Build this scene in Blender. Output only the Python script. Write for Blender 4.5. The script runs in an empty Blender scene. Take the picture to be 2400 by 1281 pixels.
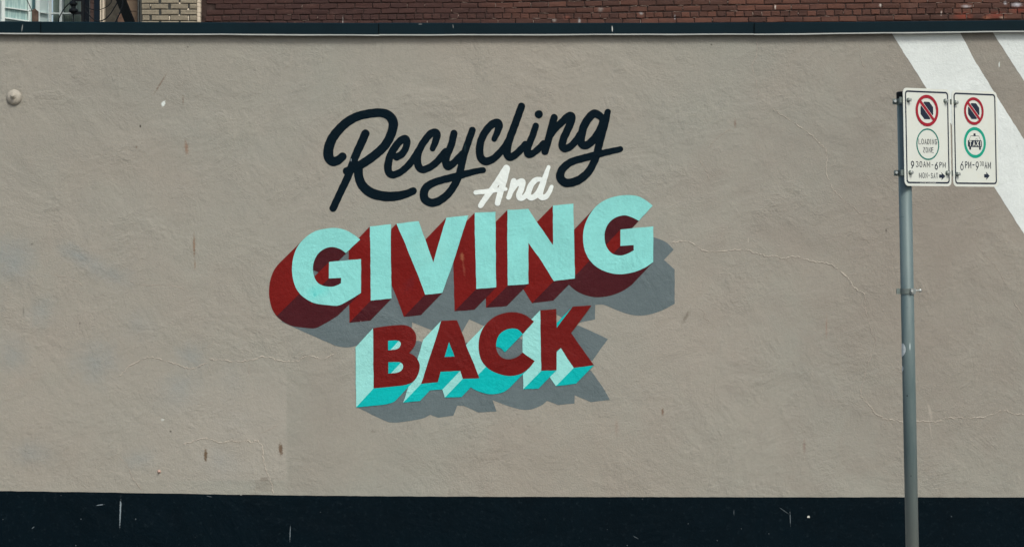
import bpy, bmesh, math, random
import numpy as np
from mathutils import Vector, Matrix
from mathutils.geometry import tessellate_polygon

random.seed(7)
R = math.radians
S = bpy.context.scene
COL = S.collection

# ------------------------------------------------------------------ camera
CX, CY = 1200.0, 640.5          # middle of the 2400 x 1281 photograph
F = 5250.0                      # focal length in photograph pixels
EYE = 1.75
WD = 14.0                       # metres from the camera to the painted wall
cam_d = bpy.data.cameras.new('camera')
cam_d.sensor_fit = 'HORIZONTAL'; cam_d.sensor_width = 36.0
cam_d.lens = 36.0 * F / 2400.0
cam_d.clip_start = 0.1; cam_d.clip_end = 2000
cam = bpy.data.objects.new('camera', cam_d); COL.objects.link(cam)
cam.location = (0, 0, EYE); cam.rotation_euler = (R(90), 0, 0)
S.camera = cam

# ------------------------------------------------------------------ world, sun, exposure
SUN_EL, SUN_AZ = 47.0, 156.0    # azimuth clockwise from +Y (the wall faces -Y)
w = bpy.data.worlds.new('World'); S.world = w; w.use_nodes = True
nt = w.node_tree; nt.nodes.clear()
sky = nt.nodes.new('ShaderNodeTexSky'); sky.sky_type = 'NISHITA'; sky.sun_disc = False
sky.sun_elevation = R(SUN_EL); sky.sun_rotation = R(SUN_AZ)
sky.air_density = 1.0; sky.dust_density = 4.0; sky.ozone_density = 1.0
bg = nt.nodes.new('ShaderNodeBackground'); bg.inputs['Strength'].default_value = 0.11
out = nt.nodes.new('ShaderNodeOutputWorld')
nt.links.new(sky.outputs[0], bg.inputs['Color']); nt.links.new(bg.outputs[0], out.inputs['Surface'])
sd = bpy.data.lights.new('sun', 'SUN'); sd.energy = 1.45; sd.angle = R(14); sd.color = (1.0, 0.975, 0.92)
sun = bpy.data.objects.new('sun', sd); COL.objects.link(sun)
az, el = R(SUN_AZ), R(SUN_EL)
to_sun = Vector((math.sin(az) * math.cos(el), math.cos(az) * math.cos(el), math.sin(el)))
sun.rotation_euler = to_sun.to_track_quat('Z', 'Y').to_euler()
sun.location = (0, -5, 20)
S.view_settings.view_transform = 'Standard'; S.view_settings.look = 'None'
S.view_settings.gamma = 1.0; S.view_settings.use_curve_mapping = False
S.view_settings.exposure = 0.38

# ------------------------------------------------------------------ small helpers
def lin(r, g, b):
    f = lambda c: (c / 255 / 12.92) if c / 255 <= 0.04045 else ((c / 255 + 0.055) / 1.055) ** 2.4
    return (f(r), f(g), f(b), 1.0)

def P(px, py, D=WD):
    """Point at distance D (metres ahead of the viewer) measured from the photograph."""
    return Vector(((px - CX) * D / F, D, EYE + (CY - py) * D / F))

def mesh_obj(name, verts, faces, mat, parent=None, smooth=False):
    me = bpy.data.meshes.new(name)
    me.from_pydata([tuple(v) for v in verts], [], faces)
    me.materials.append(mat)
    if smooth:
        me.polygons.foreach_set('use_smooth', [True] * len(me.polygons))
    o = bpy.data.objects.new(name, me); COL.objects.link(o)
    if parent is not None:
        o.parent = parent
        o.matrix_parent_inverse = parent.matrix_world.inverted()
    return o

def bm_obj(name, bm, mat, parent=None, smooth=False):
    me = bpy.data.meshes.new(name); bm.to_mesh(me); bm.free()
    me.materials.append(mat)
    if smooth:
        me.polygons.foreach_set('use_smooth', [True] * len(me.polygons))
    o = bpy.data.objects.new(name, me); COL.objects.link(o)
    if parent is not None:
        o.parent = parent
        o.matrix_parent_inverse = parent.matrix_world.inverted()
    return o

def tag(o, label=None, cat=None, group=None, kind=None):
    if label: o['label'] = label
    if cat: o['category'] = cat
    if group: o['group'] = group
    if kind: o['kind'] = kind
    return o

def thing(name, label, cat, loc=(0, 0, 0), group=None):
    o = bpy.data.objects.new(name, None); COL.objects.link(o); o.location = loc
    o.empty_display_size = 0.2
    o.matrix_world = Matrix.Translation(loc)
    return tag(o, label, cat, group)

def add_box(bm, x0, x1, y0, y1, z0, z1, bevel=0.0):
    vs = [bm.verts.new(c) for c in ((x0,y0,z0),(x1,y0,z0),(x1,y1,z0),(x0,y1,z0),(x0,y0,z1),(x1,y0,z1),(x1,y1,z1),(x0,y1,z1))]
    fs = [bm.faces.new([vs[i] for i in f]) for f in ((3,2,1,0),(4,5,6,7),(0,1,5,4),(1,2,6,5),(2,3,7,6),(3,0,4,7))]
    if bevel > 0:
        es = list({e for f in fs for e in f.edges})
        bmesh.ops.bevel(bm, geom=es, offset=bevel, segments=2, affect='EDGES', profile=0.5)

def add_tube(bm, pts, rad, seg=10, flat=None):
    """tube through pts; rad a number or list; flat scales it along Y."""
    pts = [Vector(p) for p in pts]; n = len(pts)
    rings = []
    for i, p in enumerate(pts):
        t = (pts[min(i + 1, n - 1)] - pts[max(i - 1, 0)]).normalized()
        ref = Vector((0, 1, 0)) if abs(t.y) < 0.9 else Vector((1, 0, 0))
        a = t.cross(ref).normalized(); b = a.cross(t).normalized()
        r = rad[i] if isinstance(rad, (list, tuple)) else rad
        ring = []
        for k in range(seg):
            an = 2 * math.pi * k / seg
            ring.append(bm.verts.new(p + a * (r * math.cos(an)) + b * (r * math.sin(an) * (flat if flat else 1))))
        rings.append(ring)
    for i in range(n - 1):
        for k in range(seg):
            bm.faces.new((rings[i][k], rings[i][(k+1) % seg], rings[i+1][(k+1) % seg], rings[i+1][k]))
    bm.faces.new(rings[0][::-1]); bm.faces.new(rings[-1])

def add_lathe(bm, prof, origin, axis, seg=20):
    """prof: list of (radius, height along axis)."""
    axis = Vector(axis).normalized(); origin = Vector(origin)
    ref = Vector((0, 0, 1)) if abs(axis.z) < 0.9 else Vector((1, 0, 0))
    a = axis.cross(ref).normalized(); b = axis.cross(a).normalized()
    rings = []
    for r, h in prof:
        rings.append([bm.verts.new(origin + axis * h + a * (max(r, 1e-4) * math.cos(2*math.pi*k/seg)) + b * (max(r, 1e-4) * math.sin(2*math.pi*k/seg))) for k in range(seg)])
    for i in range(len(rings) - 1):
        for k in range(seg):
            bm.faces.new((rings[i][k], rings[i][(k+1) % seg], rings[i+1][(k+1) % seg], rings[i+1][k]))
    bm.faces.new(rings[0][::-1]); bm.faces.new(rings[-1])
    bmesh.ops.recalc_face_normals(bm, faces=bm.faces[:])

def catmull(pts, n=8, closed=False):
    """pts: tuples; resampled smoothly (all components)."""
    pts = [np.array(p, float) for p in pts]; out = []
    m = len(pts)
    rng = range(m) if closed else range(m - 1)
    for i in rng:
        p1, p2 = pts[i], pts[(i+1) % m]
        p0 = pts[i-1] if (closed or i > 0) else 2 * p1 - p2
        p3 = pts[(i+2) % m] if (closed or i + 2 < m) else 2 * p2 - p1
        for k in range(n):
            t = k / n
            out.append(0.5 * (2*p1 + (p2-p0)*t + (2*p0-5*p1+4*p2-p3)*t*t + (3*p1-p0-3*p2+p3)*t**3))
    if not closed: out.append(pts[-1])
    return out

def outline(pts, n=6):
    """closed outline; (x, y, 1) marks a corner, runs between corners are smooth."""
    m = len(pts); cor = [i for i, p in enumerate(pts) if len(p) > 2 and p[2]]
    if not cor: return [tuple(p) for p in catmull([p[:2] for p in pts], n, True)]
    res = []
    for a in range(len(cor)):
        i, j = cor[a], cor[(a+1) % len(cor)]
        run = [pts[i][:2]]; k = i
        while True:
            k = (k + 1) % m; run.append(pts[k][:2])
            if k == j: break
        if len(run) == 2: res.append(tuple(run[0]))
        else: res += [tuple(p) for p in catmull(run, n)[:-1]]
    return res

RW = random.Random(21)
def wobble(lp, amp=0.45, step=11):
    out = []; n = len(lp)
    for i in range(n):
        a, b = lp[i], lp[(i+1) % n]; d = math.hypot(b[0] - a[0], b[1] - a[1]); k = max(1, int(d / step))
        out.append(a)
        for j in range(1, k):
            t = j / k; out.append((a[0] + (b[0]-a[0]) * t + RW.uniform(-amp, amp), a[1] + (b[1]-a[1]) * t + RW.uniform(-amp, amp)))
    return out

def allc(pts): return [(p[0], p[1], 1) for p in pts]
def mapz(pts, ox, oy, s):
    return [((p[0] / s + ox), (p[1] / s + oy)) + tuple(p[2:]) for p in pts]

# ------------------------------------------------------------------ materials
class NG:
    def __init__(self, name):
        self.m = bpy.data.materials.new(name); self.m.use_nodes = True
        self.t = self.m.node_tree; self.t.nodes.clear()
        self.out = self.n('ShaderNodeOutputMaterial'); self.b = self.n('ShaderNodeBsdfPrincipled')
        self.l(self.b.outputs[0], self.out.inputs['Surface'])
    def n(self, t): return self.t.nodes.new(t)
    def l(self, a, b): self.t.links.new(a, b)
    def pos(self):
        if not hasattr(self, '_p'): self._p = self.n('ShaderNodeNewGeometry').outputs['Position']
        return self._p
    def mapping(self, loc=(0,0,0), rot=(0,0,0), sc=(1,1,1), typ='POINT', vec=None):
        m = self.n('ShaderNodeMapping'); m.vector_type = typ
        m.inputs['Location'].default_value = loc; m.inputs['Rotation'].default_value = rot; m.inputs['Scale'].default_value = sc
        self.l(vec if vec is not None else self.pos(), m.inputs['Vector']); return m.outputs[0]
    def noise(self, scale, detail=4, rough=0.55, dist=0.0, vec=None, w=None):
        n = self.n('ShaderNodeTexNoise'); n.inputs['Scale'].default_value = scale
        n.inputs['Detail'].default_value = detail; n.inputs['Roughness'].default_value = rough
        n.inputs['Distortion'].default_value = dist
        self.l(vec if vec is not None else self.pos(), n.inputs['Vector']); return n.outputs['Fac']
    def math(self, op, a, b=None, c=None, clamp=False):
        n = self.n('ShaderNodeMath'); n.operation = op; n.use_clamp = clamp
        for i, v in enumerate((a, b, c)):
            if v is None: continue
            if isinstance(v, (int, float)): n.inputs[i].default_value = v
            else: self.l(v, n.inputs[i])
        return n.outputs[0]
    def mr(self, v, a, b, c=0.0, d=1.0, smooth=False):
        n = self.n('ShaderNodeMapRange'); n.interpolation_type = 'SMOOTHSTEP' if smooth else 'LINEAR'
        self.l(v, n.inputs[0])
        for i, x in enumerate((a, b, c, d)): n.inputs[i+1].default_value = x
        return n.outputs[0]
    def mix(self, fac, a, b, typ='MIX'):
        n = self.n('ShaderNodeMix'); n.data_type = 'RGBA'; n.blend_type = typ
        for sock, v in ((n.inputs[0], fac), (n.inputs[6], a), (n.inputs[7], b)):
            if isinstance(v, (int, float)): sock.default_value = v
            elif isinstance(v, tuple): sock.default_value = v
            else: self.l(v, sock)
        return n.outputs[2]
    def blob(self, col, px, py, rx, ry, ang, colour, strength, hard=0.0, nz=None, D=WD):
        """a stain or mark of its own shape on the wall plane, sized in photograph pixels."""
        c = P(px, py, D); s = D / F
        v = self.mapping((c.x, 0, c.z), (0, R(ang), 0), (rx * s, 1e6, ry * s), 'TEXTURE')
        ln = self.n('ShaderNodeVectorMath'); ln.operation = 'LENGTH'; self.l(v, ln.inputs[0])
        d = ln.outputs['Value']
        if nz is not None: d = self.math('ADD', d, self.math('MULTIPLY', self.math('SUBTRACT', nz, 0.5), 1.4))
        f = self.mr(d, 1.0, hard, 0.0, strength, True)
        return self.mix(f, col, colour)
    def bump(self, h, strength, dist, prev=None):
        n = self.n('ShaderNodeBump'); n.inputs['Strength'].default_value = strength; n.inputs['Distance'].default_value = dist
        self.l(h, n.inputs['Height'])
        if prev is not None: self.l(prev, n.inputs['Normal'])
        return n.outputs[0]
    def col(self, c):
        if isinstance(c, tuple): self.b.inputs['Base Color'].default_value = c
        else: self.l(c, self.b.inputs['Base Color'])
    def done(self, rough=0.8, metal=0.0, spec=0.35, normal=None):
        if isinstance(rough, float): self.b.inputs['Roughness'].default_value = rough
        else: self.l(rough, self.b.inputs['Roughness'])
        self.b.inputs['Metallic'].default_value = metal
        self.b.inputs['Specular IOR Level'].default_value = spec
        if normal is not None: self.l(normal, self.b.inputs['Normal'])
        return self.m

def plaster_relief(g, amount=1.0):
    """hand-trowelled render: sandy grain, short swept strokes, sparse ridges, broad unevenness."""
    grain = g.noise(95, 3, 0.65, 0.2)
    mid = g.noise(34, 4, 0.62, 0.5)
    swA = g.noise(42, 3, 0.6, 0.5, g.mapping(rot=(0, R(34), 0), sc=(1, 1, 0.24), typ='TEXTURE'))
    swB = g.noise(38, 3, 0.6, 0.5, g.mapping(rot=(0, R(-57), 0), sc=(1, 1, 0.24), typ='TEXTURE'))
    swC = g.noise(36, 3, 0.6, 0.5, g.mapping(rot=(0, R(-12), 0), sc=(1, 1, 0.3), typ='TEXTURE'))
    f1 = g.noise(2.1, 3, 0.6, 0.8); f2 = g.noise(2.6, 3, 0.6, 0.8, g.mapping(loc=(11, 0, 5)))
    pA = g.mr(f1, 0.5, 0.6, 0, 1, True); pB = g.mr(f1, 0.5, 0.4, 0, 1, True); pC = g.mr(f2, 0.52, 0.62, 0, 1, True)
    sweep = g.math('ADD', g.math('ADD', g.math('MULTIPLY', swA, pA), g.math('MULTIPLY', swB, pB)), g.math('MULTIPLY', swC, pC))
    rough_patch = g.mr(g.noise(2.9, 4, 0.65, 0.6), 0.45, 0.68, 0.2, 1.0, True)
    h = g.math('MULTIPLY', grain, g.mr(g.noise(1.2, 3, 0.6, 0.5), 0.35, 0.65, 0.3, 1.0))
    h = g.math('ADD', h, g.math('MULTIPLY', mid, g.math('ADD', 0.5, g.math('MULTIPLY', rough_patch, 1.0))))
    h = g.math('ADD', h, g.math('MULTIPLY', sweep, g.math('MULTIPLY', rough_patch, 1.0)))
    n1 = g.bump(h, 0.66 * amount, 0.0052)
    broad = g.noise(2.2, 4, 0.55, 0.8)
    return g.bump(broad, 0.6, 0.03, n1), rough_patch, mid

def paint(name, c, rough=0.62, amt=0.05, relief=0.75, wear=None, spec=0.12):
    g = NG(name)
    nrm, rp, mid = plaster_relief(g, relief)
    c = tuple(c)
    v = g.noise(3.5, 5, 0.65, 0.6)
    fine = g.noise(60, 4, 0.7)
    k = g.math('ADD', g.mr(v, 0.3, 0.7, 1 - amt, 1 + amt), g.mr(fine, 0.3, 0.7, -amt * 0.8, amt * 0.8))
    n = g.n('ShaderNodeVectorMath'); n.operation = 'SCALE'
    n.inputs[0].default_value = c[:3]; g.l(k, n.inputs['Scale'])
    col = n.outputs[0]
    if wear: col = wear(g, col, v, fine)
    g.col(col)
    return g.done(g.mr(fine, 0.2, 0.8, rough - 0.06, rough + 0.08), 0, spec, nrm)

# --- the beige render of the wall
def wall_material():
    g = NG('beige_render')
    nrm, rp, mid = plaster_relief(g, 1.0)
    base = lin(155, 152, 140); warm = lin(157, 149, 137); cool = lin(151, 151, 141)
    n1 = g.noise(0.55, 4, 0.6, 0.5); n2 = g.noise(2.6, 5, 0.65, 0.7); n3 = g.noise(60, 4, 0.7); nz = g.noise(7, 6, 0.72, 1.0)
    col = g.mix(g.mr(n1, 0.35, 0.65), cool, warm)
    col = g.mix(g.mr(n2, 0.35, 0.7, 0, 0.6), col, base)
    col = g.mix(g.mr(g.noise(9, 5, 0.7, 0.8), 0.5, 0.75, 0, 0.35), col, lin(166, 160, 148))
    col = g.mix(g.mr(g.noise(7, 5, 0.7, 0.8, g.mapping(loc=(3, 1, 9))), 0.52, 0.75, 0, 0.35), col, lin(142, 139, 130))
    # broad repaint tones; the right-hand ones also carry painted vignette darkening
    for (x, y, rx, ry, a, c, s) in (
        (1300, 640, 1000, 620, 0, lin(160, 153, 141), .35),
        (330, 760, 430, 330, 0, lin(156, 149, 137), .5), (560, 1000, 130, 130, 0, lin(157, 151, 139), .5),
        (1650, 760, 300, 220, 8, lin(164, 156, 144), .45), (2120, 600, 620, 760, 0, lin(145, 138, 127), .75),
        (1300, 160, 700, 140, 0, lin(160, 155, 143), .6), (780, 960, 110, 170, 0, lin(146, 139, 128), .5),
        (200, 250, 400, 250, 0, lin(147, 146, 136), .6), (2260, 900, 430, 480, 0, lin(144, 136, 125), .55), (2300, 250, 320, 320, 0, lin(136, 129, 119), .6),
        (120, 1060, 200, 90, 0, lin(152, 145, 133), .5), (1250, 1080, 1000, 110, 0, lin(148, 141, 129), .5)):
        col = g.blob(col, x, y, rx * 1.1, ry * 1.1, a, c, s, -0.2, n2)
    # blue-grey smears
    blue = lin(134, 143, 143)
    for (x, y, rx, ry, a, s) in ((30, 610, 70, 60, 0, .75), (185, 600, 60, 24, 25, .85), (250, 640, 90, 30, 20, .5), (225, 850, 70, 60, 0, .6),
                                 (30, 830, 50, 50, 0, .6), (100, 730, 40, 45, 30, .55), (445, 835, 50, 40, 0, .6), (520, 1085, 55, 45, 30, .85),
                                 (420, 930, 60, 50, 0, .5), (330, 1075, 50, 30, 0, .55), (75, 1060, 70, 40, 0, .45), (560, 985, 60, 40, 0, .35),
                                 (430, 895, 60, 30, 0, .5), (540, 900, 40, 60, 0, .3), (330, 760, 60, 40, 0, .35)):
        col = g.blob(col, x, y, rx * 1.3, ry * 1.3, a, blue, s * 0.8, -0.3, nz)
    # repainted rectangle by the lower left: a slightly paler block with a straight right edge
    sx = g.n('ShaderNodeSeparateXYZ'); g.l(g.pos(), sx.inputs[0])
    e = P(673, 1160); tl = P(430, 870); lo = P(430, 1125)
    m1 = g.mr(sx.outputs['X'], e.x - 0.012, e.x + 0.004, 1, 0)
    m2 = g.mr(sx.outputs['X'], tl.x - 0.5, tl.x + 0.25, 0, 1, True)
    m3 = g.mr(sx.outputs['Z'], tl.z - 0.25, tl.z + 0.15, 1, 0, True)
    m4 = g.mr(sx.outputs['Z'], lo.z - 0.01, lo.z + 0.01, 0, 1)
    m = g.math('MULTIPLY', g.math('MULTIPLY', m1, m2), g.math('MULTIPLY', m3, m4))
    col = g.mix(g.math('MULTIPLY', m, 0.6), col, lin(162, 156, 145))
    m5 = g.mr(sx.outputs['X'], e.x - 0.004, e.x + 0.012, 0, 1); m6 = g.mr(sx.outputs['X'], e.x + 0.05, e.x + 0.55, 1, 0, True)
    col = g.mix(g.math('MULTIPLY', g.math('MULTIPLY', m5, m6), g.math('MULTIPLY', m3, 0.24)), col, lin(138, 132, 122))
    for (xa, xb, ya, yb, st) in ((610, 628, 1117, 1126, .75), (598, 640, 1124, 1150, .35)):
        q0, q1 = P(xa, yb), P(xb, ya)
        bxm = g.math('MULTIPLY', g.math('MULTIPLY', g.mr(sx.outputs['X'], q0.x - .004, q0.x + .004), g.mr(sx.outputs['X'], q1.x - .004, q1.x + .004, 1, 0)),
                     g.math('MULTIPLY', g.mr(sx.outputs['Z'], q0.z - .004, q0.z + .004), g.mr(sx.outputs['Z'], q1.z - .004, q1.z + .004, 1, 0)))
        col = g.mix(g.math('MULTIPLY', bxm, st), col, lin(132, 125, 114))
    # rust runs, chips, scuffs
    brk = g.noise(90, 3, 0.65)
    rust = lin(112, 86, 68); dark = lin(60, 56, 50); wht = lin(222, 228, 222); pale = lin(180, 172, 158)
    for (x, y, rx, ry, a, c, s, h) in (
        (482, 1066, 5, 20, 0, lin(100, 82, 62), .95, .3), (658, 1052, 6, 17, -5, lin(104, 84, 66), .9, .4), (437, 346, 6, 22, -6, lin(140, 112, 92), .8, .1),
        (455, 575, 4, 34, 0, lin(128, 98, 74), .75, .1), (457, 620, 3, 14, 0, lin(136, 104, 80), .5, .1), (376, 196, 3, 34, 32, rust, .6, .1),
        (429, 235, 2, 16, 0, rust, .6, .1), (383, 243, 5, 8, 18, wht, 1.0, .5), (329, 296, 2.6, 4, 0, dark, .9, .4), (1553, 964, 4, 12, 0, rust, .75, .2),
        (1080, 100, 3, 10, 0, dark, .2, .1), (1937, 765, 3, 34, 0, lin(150, 120, 104), .5, .1), (1723, 290, 4, 14, 0, lin(130, 110, 96), .7, .1),
        (1608, 742, 6, 22, 30, lin(118, 110, 98), .7, .1), (2077, 540, 2.5, 6, 0, dark, .7, .2), (1885, 1045, 5, 20, 0, lin(135, 115, 104), .6, .1),
        (400, 1010, 3, 3, 0, dark, .7, .3), (381, 983, 5, 4, 0, wht, .4, .3), (2180, 965, 5, 26, -15, pale, .6, .1), (2180, 1000, 2, 34, -10, pale, .5, .1),
        (2342, 152, 2, 8, 0, wht, .9, .3), (1754, 562, 2, 8, 0, pale, .8, .2), (55, 730, 2.5, 18, 0, dark, .35, .1), (75, 572, 4, 2.5, 0, dark, .6, .2),
        (187, 757, 1.6, 4, 0, dark, .7, .2), (1445, 1000, 6, 26, 0, lin(148, 126, 112), .4, .0),
        (875, 1010, 10, 5, 10, lin(112, 106, 96), .4, .1), (320, 345, 3, 3, 0, rust, .6, .2), (822, 262, 4, 5, 0, pale, .8, .2),
        (1083, 600, 0.1, 0.1, 0, pale, .0, .0), (2010, 1170, 3, 3, 0, wht, .6, .3), (440, 110, 3, 3, 0, dark, .5, .3), (1667, 105, 2.5, 2.5, 0, dark, .7, .3)):
        if s > 0: col = g.blob(col, x, y, rx * 1.1, ry * 1.1, a, c, s, h, brk)
    # streaky darker band just below the coping
    top = P(0, 84).z
    streak = g.noise(5, 4, 0.7, 0.2, g.mapping(sc=(2.2, 1, 0.12)))
    coping_band = g.math('MULTIPLY', g.mr(sx.outputs['Z'], top - 0.045, top, 0, 0.4, True), g.mr(streak, 0.3, 0.7, 0.4, 1.0))
    col = g.mix(coping_band, col, lin(92, 90, 86))
    fn = g.mr(n3, 0.3, 0.7, -0.05, 0.05)
    n = g.n('ShaderNodeVectorMath'); n.operation = 'SCALE'; g.l(col, n.inputs[0]); g.l(g.math('ADD', 1.0, fn), n.inputs['Scale'])
    g.col(g.mix(1.0, n.outputs[0], (0.868, 0.903, 0.918, 1), 'MULTIPLY'))
    return g.done(g.mr(n3, 0.2, 0.8, 0.7, 0.85), 0, 0.15, nrm)

M = {}
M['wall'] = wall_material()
M['crack'] = paint('crack_lip', lin(162, 157, 146), 0.85, 0.1)
M['crack_dim'] = paint('crack_lip_dim', lin(153, 147, 137), 0.85, 0.1)
def scuffs(lst):
    def f(g, col, v, fine):
        for (x, y, rx, ry, a, c, s, h) in lst: col = g.blob(col, x, y, rx, ry, a, c, s, h, fine if rx > 3 else None)
        return col
    return f
M['aqua'] = paint('aqua_paint', lin(129, 205, 200), 0.55, 0.065, wear=scuffs([(745, 682, 42, 22, -20, lin(104, 205, 200), .7, .1), (738, 690, 6, 6, 0, lin(70, 180, 180), .5, .1),
                                                                       (1010, 580, 60, 60, 0, lin(146, 216, 208), .3, .1)]))
M['pale_aqua'] = paint('pale_aqua_paint', lin(142, 208, 203), 0.55, 0.04)
M['teal'] = paint('teal_paint', lin(0, 172, 172), 0.5, 0.06)
RED = lin(102, 20, 18)
M['red'] = paint('red_paint', RED, 0.5, 0.09, wear=scuffs([(1110, 770, 1.5, 8, 5, lin(170, 80, 70), .6, .1)]))
M['side_red'] = paint('side_red_paint', lin(108, 20, 17), 0.5, 0.09, wear=scuffs([(1083, 602, 7, 14, -8, lin(150, 92, 66), .8, .1), (1087, 628, 4, 26, -8, lin(138, 70, 55), .6, .1),
                                                   (960, 665, 16, 30, 30, lin(100, 26, 30), .6, .1)]))
M['maroon'] = paint('maroon_paint', lin(66, 22, 28), 0.5, 0.08, wear=scuffs([(730, 711, 5, 3, 0, lin(120, 30, 30), .7, .2), (846, 757, 2, 7, -8, lin(200, 190, 190), .7, .3)]))
M['grey'] = paint('slate_grey_paint', lin(91, 105, 108), 0.5, 0.07, spec=0.2)
M['navy'] = paint('navy_paint', lin(4, 20, 29), 0.6, 0.12, relief=0.5, spec=0.05, wear=scuffs([(823, 375, 1.6, 5, 0, lin(150, 165, 170), .8, .3), (1090, 345, 4, 14, 0, lin(24, 42, 48), .8, .1)]))
M['white'] = paint('white_wall_paint', lin(220, 230, 226), 0.6, 0.025, relief=0.5)
M['stripe'] = paint('stripe_white_paint', lin(208, 217, 214), 0.6, 0.05, relief=0.7)
sc = lin(150, 165, 172)
base_marks = [(282, 1201, 1.8, 34, 2, sc, .9, .5), (283, 1180, 2.6, 8, 0, sc, .6, .3), (235, 1182, 10, 1.3, -8, sc, .8, .3), (78, 1235, 1.2, 5, 45, sc, .9, .4), (680, 1248, 1.0, 20, 2, sc, .7, .4),
              (1895, 1210, 3, 2.6, 20, lin(220, 224, 215), 1, .6), (1852, 1214, 1.0, 20, -2, sc, .5, .3), (1838, 1196, 16, 0.9, 35, sc, .35, .2), (1720, 1200, 1.2, 7, 0, sc, .5, .2),
              (190, 1215, 1.6, 1.6, 0, sc, .7, .3), (318, 1215, 1.6, 2, 0, sc, .7, .3), (1613, 1226, 1.5, 1.5, 0, sc, .7, .3), (565, 1158, 2.5, 2.5, 0, lin(190, 190, 180), .9, .4),
              (490, 1162, 8, 1, 12, sc, .4, .2), (1490, 1258, 8, 1.2, 30, sc, .35, .1), (2230, 1209, 1.6, 1.6, 0, sc, .6, .3), (178, 1277, 1.6, 1.6, 0, sc, .7, .3), (1470, 1277, 1.6, 1.6, 0, sc, .7, .3)]
def base_wear(g, col, v, fine):
    brk = g.noise(120, 3, 0.6)
    col = g.mix(g.mr(g.noise(30, 5, 0.75), 0.56, 0.8, 0, 0.22), col, lin(60, 74, 80))
    sp = g.n('ShaderNodeTexVoronoi'); sp.inputs['Scale'].default_value = 9; g.l(g.pos(), sp.inputs['Vector'])
    col = g.mix(g.mr(sp.outputs['Distance'], 0.035, 0.02, 0, 0.35), col, lin(120, 130, 135))
    for (x, y, rx, ry, a, c, s, h) in base_marks: col = g.blob(col, x, y, rx * 1.15, ry * 1.15, a, c, s * (.75 if ry > 12 or rx > 2.9 else .45), h, brk)
    return col
M['base'] = paint('blue_black_base_paint', lin(3, 16, 23), 0.6, 0.15, relief=0.4, spec=0.05, wear=base_wear)

def simple(name, c, rough=0.6, metal=0.0, var=0.1, scale=20, spec=0.4, bump=0.0, bscale=60, per_object=0.0, marks=None):
    g = NG(name); v = g.noise(scale, 5, 0.65, 0.4)
    k = g.mr(v, 0.3, 0.7, 1 - var, 1 + var)
    if per_object:
        oi = g.n('ShaderNodeObjectInfo')
        k = g.math('MULTIPLY', k, g.mr(oi.outputs['Random'], 0, 1, 1 - per_object, 1 + per_object))
    n = g.n('ShaderNodeVectorMath'); n.operation = 'SCALE'; n.inputs[0].default_value = c[:3]; g.l(k, n.inputs['Scale'])
    col = n.outputs[0]
    if marks: col = marks(g, col, v)
    g.col(col)
    nrm = g.bump(g.noise(bscale, 4, 0.6), 0.6, bump) if bump else None
    return g.done(g.mr(v, 0.2, 0.8, max(rough - 0.08, 0.03), rough + 0.08), metal, spec, nrm)

def coping_marks(g, col, v):
    d = WD - 0.034
    for (x, y, rx, ry, a, s) in ((1435, 68, 1.6, 9, -3, 1), (52, 66, 1.6, 11, 8, .4), (1062, 62, 1, 6, -10, .4), (985, 57, 6, .9, 0, .5)):
        col = g.blob(col, x, y, rx, ry, a, lin(196, 200, 196), s, .4, None, d)
    return col
M['coping'] = simple('blue_black_sheet_metal', lin(9, 29, 36), 0.55, 0.0, 0.14, 3, 0.08, marks=coping_marks)
M['black_seam'] = simple('seam_sealant', lin(5, 12, 15), .8, spec=.05)  # near-black colour standing in for shade at the laps
M['lip'] = simple('bare_flashing_lip', lin(138, 143, 138), 0.5, 0.0, 0.12, 8)
M['bolt_paint'] = simple('painted_cast_iron', lin(160, 156, 144), 0.6, 0, 0.15, 40, 0.4, 0.002, 120)

# =================================================================== ground (below the frame)
def slab_mat(name, c, scale):
    return simple(name, c, 0.85, 0, 0.15, scale, 0.2, 0.003, 180)
M['asphalt'] = slab_mat('asphalt', lin(66, 66, 66), 4)
M['concrete'] = slab_mat('pavement_concrete', lin(140, 137, 130), 3)
M['roof'] = slab_mat('roof_gravel', lin(96, 94, 90), 9)
bm = bmesh.new(); add_box(bm, -300, 300, -300, 9.88, -0.35, -0.13)
tag(bm_obj('road', bm, M['asphalt']), kind='structure')
bm = bmesh.new(); add_box(bm, -300, 300, 9.88, 300, -0.5, -0.05)
tag(bm_obj('ground', bm, M['concrete']), kind='structure')
pv = tag(bpy.data.objects.new('pavement', None), kind='structure'); COL.objects.link(pv)
bm = bmesh.new()
add_box(bm, 0.006, 1.494, 0.006, 1.26, -0.05, 0.0, 0.006)
slab = bm_obj('paving_slab', bm, M['concrete'], pv)
slab_mesh = slab.data; slab.location = (-9.0, 10.05, 0)
for i in range(12):
    for j in range(3):
        if i == 0 and j == 0: continue
        o = bpy.data.objects.new('paving_slab', slab_mesh); COL.objects.link(o); o.parent = pv
        o.location = (-9.0 + 1.5 * i, 10.05 + 1.266 * j, random.uniform(-0.002, 0.0))
bm = bmesh.new(); add_box(bm, -0.995, 0.995, 0, 0.17, -0.14, 0.0, 0.012)
k0 = bm_obj('kerb_stone', bm, M['concrete'], pv); k0.location = (-8, 9.875, 0)
for i in range(1, 9):
    o = bpy.data.objects.new('kerb_stone', k0.data); COL.objects.link(o); o.parent = pv; o.location = (-8 + 2 * i, 9.875, 0)

# =================================================================== the low building with the mural
XL, XR = -7.5, 8.0
W = thing('mural_building', 'long beige rendered wall painted with the words Recycling And Giving Back', 'wall', (0, WD, 0))
def wpt(px, py, off):
    """a point on the wall surface, 'off' metres proud of it."""
    v = P(px, py, WD); return (v.x, WD - off, v.z)

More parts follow.
